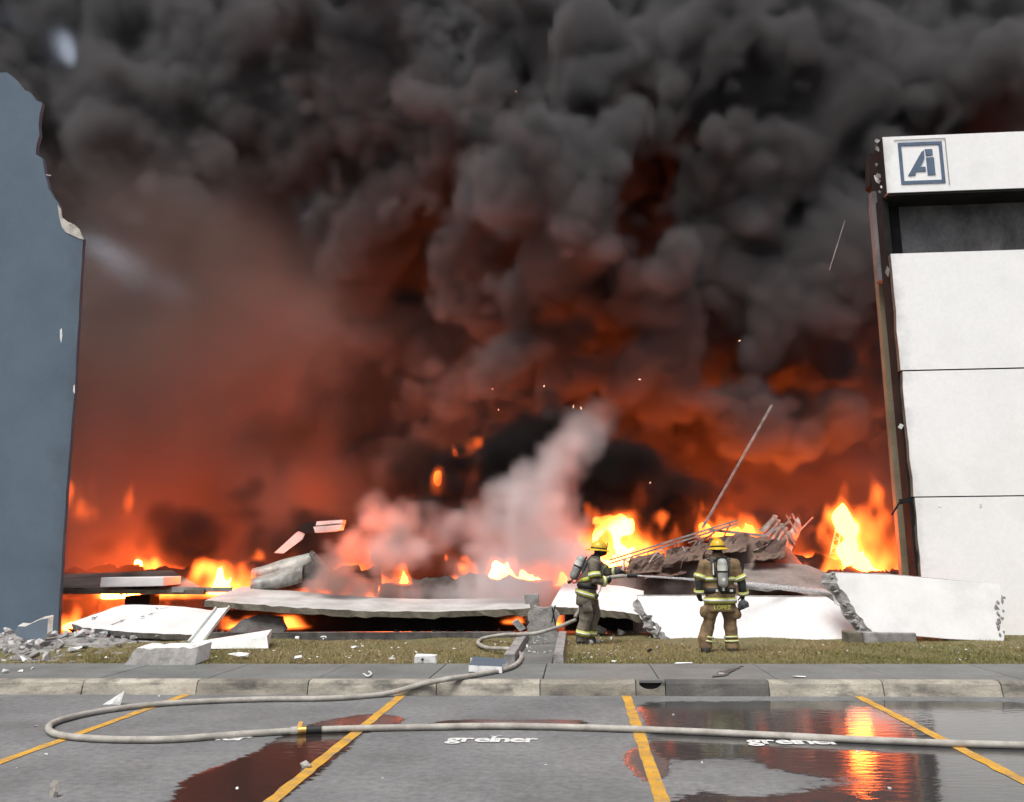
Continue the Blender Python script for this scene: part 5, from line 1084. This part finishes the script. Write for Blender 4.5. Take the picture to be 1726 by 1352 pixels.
# ---- the great smoke mass
S = Field((-26., 18.4, 0.), (18.5, 34.4, 28.), .15, seed=3)
S.sd = np.maximum(S.sd, (S.Y - 31.2)[None, :, None])
pr_ = np.random.default_rng(21)
hero = [(960, 240, 24, 88), (1010, 170, 26, 105), (905, 330, 24, 70), (930, 440, 23.5, 55), (915, 530, 23.5, 50), (905, 610, 24, 52), (1090, 480, 23, 85), (1060, 405, 23.5, 60), (1200, 430, 24, 80), (1120, 560, 23.5, 55), (1255, 385, 24.5, 65),
        (1120, 270, 25, 62), (1205, 285, 24.5, 48), (1285, 290, 24.5, 50), (1370, 335, 25, 60), (1300, 520, 24.5, 80), (1385, 470, 24.5, 75), (1440, 410, 25, 55), (1230, 610, 24.5, 75), (1400, 610, 25, 85), (1120, 650, 24.5, 65), (1000, 660, 25, 60),
        (800, 420, 25.5, 80), (820, 560, 25.5, 80), (830, 300, 26, 90), (760, 200, 27, 95), (700, 330, 28, 90), (740, 620, 26.5, 70), (860, 660, 26, 50),
        (620, 150, 29, 110), (520, 230, 30, 120), (350, 120, 30, 120), (240, 260, 29, 110), (180, 180, 31, 90), (300, 360, 27, 75), (420, 60, 30, 110), (560, 40, 30, 100), (880, 60, 29, 120), (1150, 90, 28, 120), (1320, 130, 28, 110), (1290, 30, 29, 90), (1500, 190, 27, 95), (1640, 150, 27, 110), (1560, 260, 26, 70), (1700, 230, 27, 80),
        (640, 420, 30, 100), (540, 560, 30, 80), (450, 420, 31, 110), (330, 560, 31, 90), (210, 520, 31, 80)]
over = lambda py: 6.5 * min(1, max(0, (430 - py) / 430))          # the cloud leans out towards us as it rises, shaped to shade its lower part
for px, py, Y_, r_ in hero: S.puff(px, py, Y_ - over(py) * (.8 if px > 650 else .5), r_)
for px, py, Y_, r_ in ((1000, 300, 28.5, 170), (1200, 440, 28, 170), (1310, 260, 28.5, 170), (1150, 150, 29, 180), (900, 440, 28.5, 130), (1400, 480, 28, 120), (1130, 570, 27.5, 110), (800, 260, 29, 140), (1290, 560, 27.5, 90), (1500, 150, 29, 140), (680, 180, 30, 140)): S.puff(px, py, Y_ - over(py) * .8, r_)   # the body of the column
for k in range(150):
    px, py = pr_.uniform(120, 1720), pr_.uniform(-60, 640)
    if px > 1470 and py > 250: continue
    if 1330 < px < 1480 and py < 120: continue
    S.puff(px, py, (pr_.uniform(28, 31.5) if px > 660 else pr_.uniform(29.5, 32.5)) - over(py) * .8, pr_.uniform(40, 90))
for h in [(20, 60, 31, 90), (70, 150, 31, 70), (10, 130, 32, 80), (150, 30, 31, 70)]: S.puff(*h)
S.warp(3.0, .55); S.warp(1.1, .22); S.smooth()
S.billow(((5.0, .8), (2.4, .95), (1.15, .58), (.56, .36), (.32, .18)))
soft = 1 - sstep(-12.5, .5, S.X)[:, None, None]                          # the left side of the cloud is thinner and drawn out
edge_w = .62 + .75 * soft
dens = np.clip(S.sd / edge_w, 0, 1) ** 1.3 * (1 - .35 * soft)
del edge_w
# keep the space above the fires open, and leave two gaps of sky at the left
yy = S.Y[None, :, None]; zz = S.Z[None, None, :]; xx = S.X[:, None, None]
cav = sstep(4.6, 2.9, zz + .7 * np.sin(xx * .9 + .4 * yy)) * sstep(31, 28.5, yy)
dens *= 1 - cav
def gap(px, py, sx, sy, r=0.0, Y=27.):
    """a torn hole through the cloud: a straight oval tunnel through the point (px, py) at depth Y"""
    c = at(px, py, Y); k = Y / F; d = ray(px, py); d = d / np.linalg.norm(d); u = np.cross(d, (0, 0, 1)); u /= np.linalg.norm(u); w = np.cross(u, d); u, w = u * math.cos(r) - w * math.sin(r), u * math.sin(r) + w * math.cos(r)
    dot = lambda a: ((S.X - c[0]) * a[0]).astype(np.float32)[:, None, None] + ((S.Y - c[1]) * a[1]).astype(np.float32)[None, :, None] + ((S.Z - c[2]) * a[2]).astype(np.float32)[None, None, :]
    return np.exp(-(dot(u) / (sx * k)) ** 2 - (dot(w) / (sy * k)) ** 2)
wisp = np.clip(.5 + .5 * noise3(S.shape, [e / 2.6 for e in S.ext]) + .3 * noise3(S.shape, [e / 1.2 for e in S.ext]), 0, 2)
gaps = (.5 * gap(116, 88, 16, 36, -.3) + .62 * gap(108, 76, 46, 60, -.35) + .34 * gap(178, 420, 48, 28, .3) + .62 * gap(225, 460, 150, 62, .45) + .35 * gap(20, 20, 60, 45)) * (.75 + .25 * wisp)
dens *= 10 ** (-1.75 * np.clip(gaps, 0, 1))
haze = .012 * wisp * sstep(12, 4, zz) * (.25 + .75 * soft) * sstep(19.2, 20.5, yy)
dens = np.maximum(dens, haze).astype(np.float32); dens[dens < .002] = 0
for sl in ((slice(0, 1),), (slice(-1, None),)): dens[sl] = 0
o = volume_object('smoke', dens, S.lo, S.hi, smoke_mat('dark_smoke', (.165, .163, .167), 5.2)); tag(o, 'vast dark billowing smoke cloud over the collapsed hall', 'smoke', kind='stuff')
del S

# ---- thin brown smoke drifting low on the left
S = Field((-17., 19.2, .2), (13., 31., 15.), .27)
w1 = noise3(S.shape, [e / 4. for e in S.ext]); w2 = noise3(S.shape, [e / 1.8 for e in S.ext])
zz = S.Z[None, None, :]; yy = S.Y[None, :, None]; xx = S.X[:, None, None]
w3 = noise3(S.shape, [e / .9 for e in S.ext])
dn = np.clip(.26 + .6 * w1 + .5 * w2 + .28 * w3, 0, 2) * sstep(14.5, 7, zz) * sstep(20.2, 23, yy) * sstep(31, 28, yy) * (.03 + .97 * sstep(-4.5, -9.5, xx) + .4 * sstep(3, 6, xx) * sstep(6, 3, zz)) * sstep(-17, -15.5, xx) * sstep(12.9, 10.5, xx) * (.55 + .45 * sstep(0, 2.5, zz))
o = volume_object('smoke', dn.astype(np.float32), S.lo, S.hi, smoke_mat('brown_smoke', (.27, .20, .175), .36)); tag(o, 'thin brown smoke glowing red between the blue wall and the plume', 'smoke', kind='stuff')

# ---- sooty black smoke close to the fires
S = Field((-12.5, 18.6, .3), (8., 25.5, 6.5), .13)
for h in [(790, 800, 21.3, 58), (840, 760, 21.6, 62), (755, 835, 21.0, 45), (885, 730, 22, 46), (830, 850, 21.0, 50), (720, 780, 22, 40), (860, 820, 21.2, 45), (930, 740, 22.4, 40),
          (1050, 800, 21.3, 52), (1120, 815, 21.3, 60), (1185, 840, 21.6, 42), (1000, 800, 21.6, 50), (1230, 830, 21.8, 36), (985, 870, 21.2, 36), (1090, 780, 22, 50), (1010, 760, 22.2, 45),
          (355, 880, 21.6, 50), (300, 905, 21.4, 48), (400, 890, 21.6, 44), (245, 930, 21.3, 44), (430, 850, 21.9, 40), (200, 950, 21.4, 34), (330, 930, 21.2, 36),
          (540, 930, 21.9, 36), (500, 900, 22.4, 34), (520, 900, 24.4, 45), (600, 880, 24.4, 45), (440, 930, 24.3, 40), (660, 900, 24.4, 40), (200, 930, 24.2, 45), (130, 950, 24, 40), (1350, 900, 24.2, 40), (1280, 900, 24.3, 40), (1180, 920, 24, 35)]: S.puff(*h)
S.warp(1.2, .22); S.warp(.5, .09); S.smooth()
S.billow(((1.6, .5), (.8, .34), (.42, .2)))
dens = np.clip(S.sd / .45, 0, 1) ** 1.2
dens *= 1 - .62 * sstep(-2.8, -4.2, S.X)[:, None, None]      # thinner on the left
o = volume_object('smoke', dens, S.lo, S.hi, smoke_mat('black_smoke', (.03, .027, .027), 4.5)); tag(o, 'sooty black smoke curling low around the flames', 'smoke', kind='stuff')
# ---- pale steam where the water falls
S = Field((-6.5, 18.0, .5), (4.5, 22.5, 6.2), .11)
for h in [(870, 985, 19.3, 82), (905, 960, 19.3, 77), (840, 975, 19.4, 64), (900, 925, 19.6, 80), (885, 890, 19.8, 73), (910, 860, 20, 70), (900, 825, 20.2, 66), (920, 795, 20.4, 61), (935, 765, 20.6, 56), (960, 738, 20.7, 54), (940, 890, 19.9, 53), (820, 990, 19.3, 56), (960, 985, 19.1, 56), (985, 720, 21, 44), (1000, 990, 19.0, 42),
          (620, 880, 20.3, 46), (665, 892, 20.2, 48), (600, 908, 20.2, 38), (700, 880, 20.4, 42), (690, 925, 20.2, 38), (650, 935, 20, 40), (750, 900, 20.5, 42), (790, 915, 20.3, 44), (740, 955, 20, 32), (820, 930, 20, 40)]: S.puff(*h)
S.warp(1.1, .18); S.warp(.45, .08); S.smooth()
S.billow(((1.3, .26), (.65, .24), (.34, .16)))
st = np.clip(S.sd / .9, 0, 1)
S2 = Field(S.lo, S.hi, S.vs)
for h in [(800, 1000, 18.8, 45), (900, 995, 18.8, 45), (980, 1000, 18.8, 40), (1040, 1010, 18.6, 30), (700, 1000, 19, 30), (1120, 985, 18.8, 30), (1200, 985, 18.8, 30), (1050, 985, 18.9, 35), (1300, 990, 18.8, 25)]: S2.puff(*h, stretch=(1.6, 1, .6))
S2.billow(((1.0, .3), (.5, .2)))
st = np.maximum(st, np.clip(S2.sd / .6, 0, 1) * .35)
st = st * (.35 + .65 * sstep(5.6, 2.6, S.Z))[None, None, :]      # it thins out as it rises
o = volume_object('steam', st, S.lo, S.hi, smoke_mat('steam', (.88, .82, .82), 2.3)); tag(o, 'pale pink steam rising from the slabs in the middle', 'steam', kind='stuff')
S = Field((-6.5, 18.0, .5), (-2., 22.5, 4.), .11)
for h in [(640, 945, 19.5, 40), (590, 955, 19.5, 42), (610, 990, 19.4, 34), (550, 975, 19.6, 30), (660, 975, 19.5, 25)]: S.puff(*h)
S.warp(1.0, .2); S.warp(.4, .08); S.smooth()
S.billow(((1.1, .34), (.55, .26), (.3, .15)))
o = volume_object('smoke', np.clip(S.sd / .5, 0, 1) ** 1.2, S.lo, S.hi, smoke_mat('grey_smoke', (.42, .41, .40), 4)); tag(o, 'small grey smoke puff over the long slab', 'smoke', kind='stuff')

# ---- the flames
FIRE = (1.0, .135, .018)
def flame_mats(strength, core):
    m = bpy.data.materials.new('flame'); m.use_nodes = True; n = m.node_tree; n.nodes.clear(); N, L = n.nodes.new, n.links.new
    o = N('ShaderNodeOutputMaterial'); e = N('ShaderNodeEmission'); e.inputs['Color'].default_value = (*FIRE, 1)
    a = N('ShaderNodeAttribute'); a.attribute_name = 'density'; p = N('ShaderNodeMath'); p.operation = 'POWER'; p.inputs[1].default_value = 2.0; L(a.outputs['Fac'], p.inputs[0])
    k = N('ShaderNodeMath'); k.operation = 'MULTIPLY'; k.inputs[1].default_value = strength; L(p.outputs[0], k.inputs[0]); L(k.outputs[0], e.inputs['Strength']); L(e.outputs[0], o.inputs['Volume'])
    c = bpy.data.materials.new('flame_core'); c.use_nodes = True; n = c.node_tree; n.nodes.clear(); o = n.nodes.new('ShaderNodeOutputMaterial'); e = n.nodes.new('ShaderNodeEmission'); n.links.new(e.outputs[0], o.inputs['Surface'])
    e.inputs['Color'].default_value = (*FIRE, 1); e.inputs['Strength'].default_value = core * .6; c.cycles.emission_sampling = 'FRONT_BACK'
    return m, c
def flame(px, py, w, h, Y, strength, core, label, vs=.07, depth=.7, lean=0.0, thr=.82, fat=1.0, base=.08, kind=None, halo=0.0):
    """a fire whose foot is at (px, py) on the plane Y; w, h its size in photograph pixels"""
    k = Y / F; c = at(px, py, Y); W, Hh = w * k, h * k; D = max(.5, W * depth); pad = .25
    lo = (c[0] - W / 2 - pad, Y - D / 2 - pad, c[2] - .1); hi = (c[0] + W / 2 + pad + max(0, lean * Hh), Y + D / 2 + pad, c[2] + Hh * 1.45)
    vs = max(vs, (W * D * Hh / 90000) ** (1 / 3)); S = Field(lo, hi, vs)
    t = ((S.Z - c[2]) / Hh)[None, None, :]
    n1 = noise3(S.shape, [S.ext[0] / (.30 * W ** .5), S.ext[1] / (.4 * W ** .5), S.ext[2] / (.55 * Hh ** .5)]); n2 = noise3(S.shape, [S.ext[0] / .22, S.ext[1] / .3, S.ext[2] / .4])
    u = (S.X - c[0])[:, None, None] / (W / 2) - lean * np.clip(t, 0, 2) * Hh / (W / 2) + .22 * n2; v = (S.Y - Y)[None, :, None] / (D / 2) + .15 * n1
    n3 = noise3(S.shape, [S.ext[0] / .13, S.ext[1] / .2, S.ext[2] / .26])
    d = .9 * fat * (1 - np.abs(u) ** 2.2 - v ** 2) - .8 * np.clip(t, 0, 3) ** 1.1 + .40 * n1 * (.3 + t) + .24 * n2 * (.5 + .5 * t) + .15 * n3 - 1.6 * np.clip(t - .75, 0, 2) ** 1.5
    d = np.clip(d, 0, None) * sstep(-.08, -.08 + base, t); d /= max(.6, float(np.quantile(d[d > .02], .985)) if (d > .02).any() else 1); d = np.clip(d, 0, 1); d[0] = d[-1] = 0; d[:, 0] = d[:, -1] = 0; d[:, :, -1] = 0
    thr = min(thr, float(d.max()) * .85)
    m, cm = flame_mats(strength, core)
    o = volume_object('flame', d.astype(np.float32), lo, hi, m, cm if core else None, thr)
    return tag(o, label, 'flame', 'flames in the collapsed hall', kind)
flame(378, 1003, 135, 64, 20.2, 20, 60, 'bright yellow flame between the smoky rear slab and the curled sheet', fat=1.2, halo=.24)
flame(116, 1064, 62, 66, 19.3, 24, 50, 'bright flame beside the foot of the blue wall')
flame(300, 1004, 110, 22, 19.9, 14, 9, 'low orange flame under the smoky rear slab')
flame(140, 890, 80, 90, 24, 4, 0, 'dull red flame high beside the blue wall', base=.6, kind='stuff')
flame(215, 885, 34, 70, 24, 4, 0, 'thin dull red flame tongue right of the blue wall', base=.6, kind='stuff')
flame(672, 986, 62, 34, 20.2, 16, 24, 'small yellow flame right of the grey smoke puff')
flame(732, 838, 75, 52, 21.2, 6, 6, 'red flame streak low in the black smoke above the steam', lean=.6, base=.3)
flame(775, 775, 55, 48, 21.4, 4, 4, 'small red flame high in the black smoke above the steam', lean=.6, base=.3)
flame(1062, 955, 190, 86, 21.6, 19, 60, 'wide bright flame behind the fallen steel truss', fat=1.2, halo=.24)
flame(1230, 905, 180, 52, 22.2, 8, 12, 'red orange flame behind the short broken truss', halo=.3)
flame(1462, 978, 165, 128, 20.7, 14, 44, 'largest yellow flame beside the white building corner', fat=1.3, halo=.3)
flame(948, 990, 52, 42, 19.9, 10, 16, 'small flame behind the back of the person with the nozzle')
flame(455, 1060, 150, 24, 18.25, 22, 16, 'flame licking out under the left of the long slab')
flame(862, 1052, 60, 14, 18.3, 20, 9, 'low flame under the right end of the long slab')
flame(944, 1058, 26, 26, 18.2, 18, 9, 'small flame right of the broken pier')
flame(432, 948, 44, 30, 20.6, 6, 0, 'curling flame tip above the left fire', base=.4, kind='stuff')
BED = 'bed of fire burning across the hall floor behind the slabs'
for a in ((560, 985, 330, 40, 26.5, 20, 400), (240, 990, 260, 40, 27, 20, 330), (1300, 975, 330, 45, 26, 20, 400), (880, 980, 240, 40, 26.5, 20, 330), (650, 1018, 430, 30, 21.6, 14, 400), (1250, 994, 300, 30, 22.3, 14, 400), (230, 1010, 260, 32, 23, 14, 400)):
    flame(*a, BED, depth=.3, kind='stuff')
# ---- embers in the air
for k, (px, py) in enumerate(((918, 650), (966, 688), (980, 690), (840, 690), (1095, 815), (830, 655), (1160, 790), (1245, 575), (1080, 640), (870, 155))):
    c = at(px, py, 19.5); r_ = pr_.uniform(.008, .014); v, f = bar_vf(c, c + pr_.normal(0, 1, 3) * (.02, .01, .05), r_)
    m_ = M.get('ember') or bpy.data.materials.new('ember'); M['ember'] = m_; m_.use_nodes = True; b_ = m_.node_tree.nodes['Principled BSDF']; b_.inputs['Emission Color'].default_value = (1, .4, .15, 1); b_.inputs['Emission Strength'].default_value = 2
    tag(mesh('ember', v, f, m_), 'glowing ember floating before the smoke', 'ember', 'embers in the air')
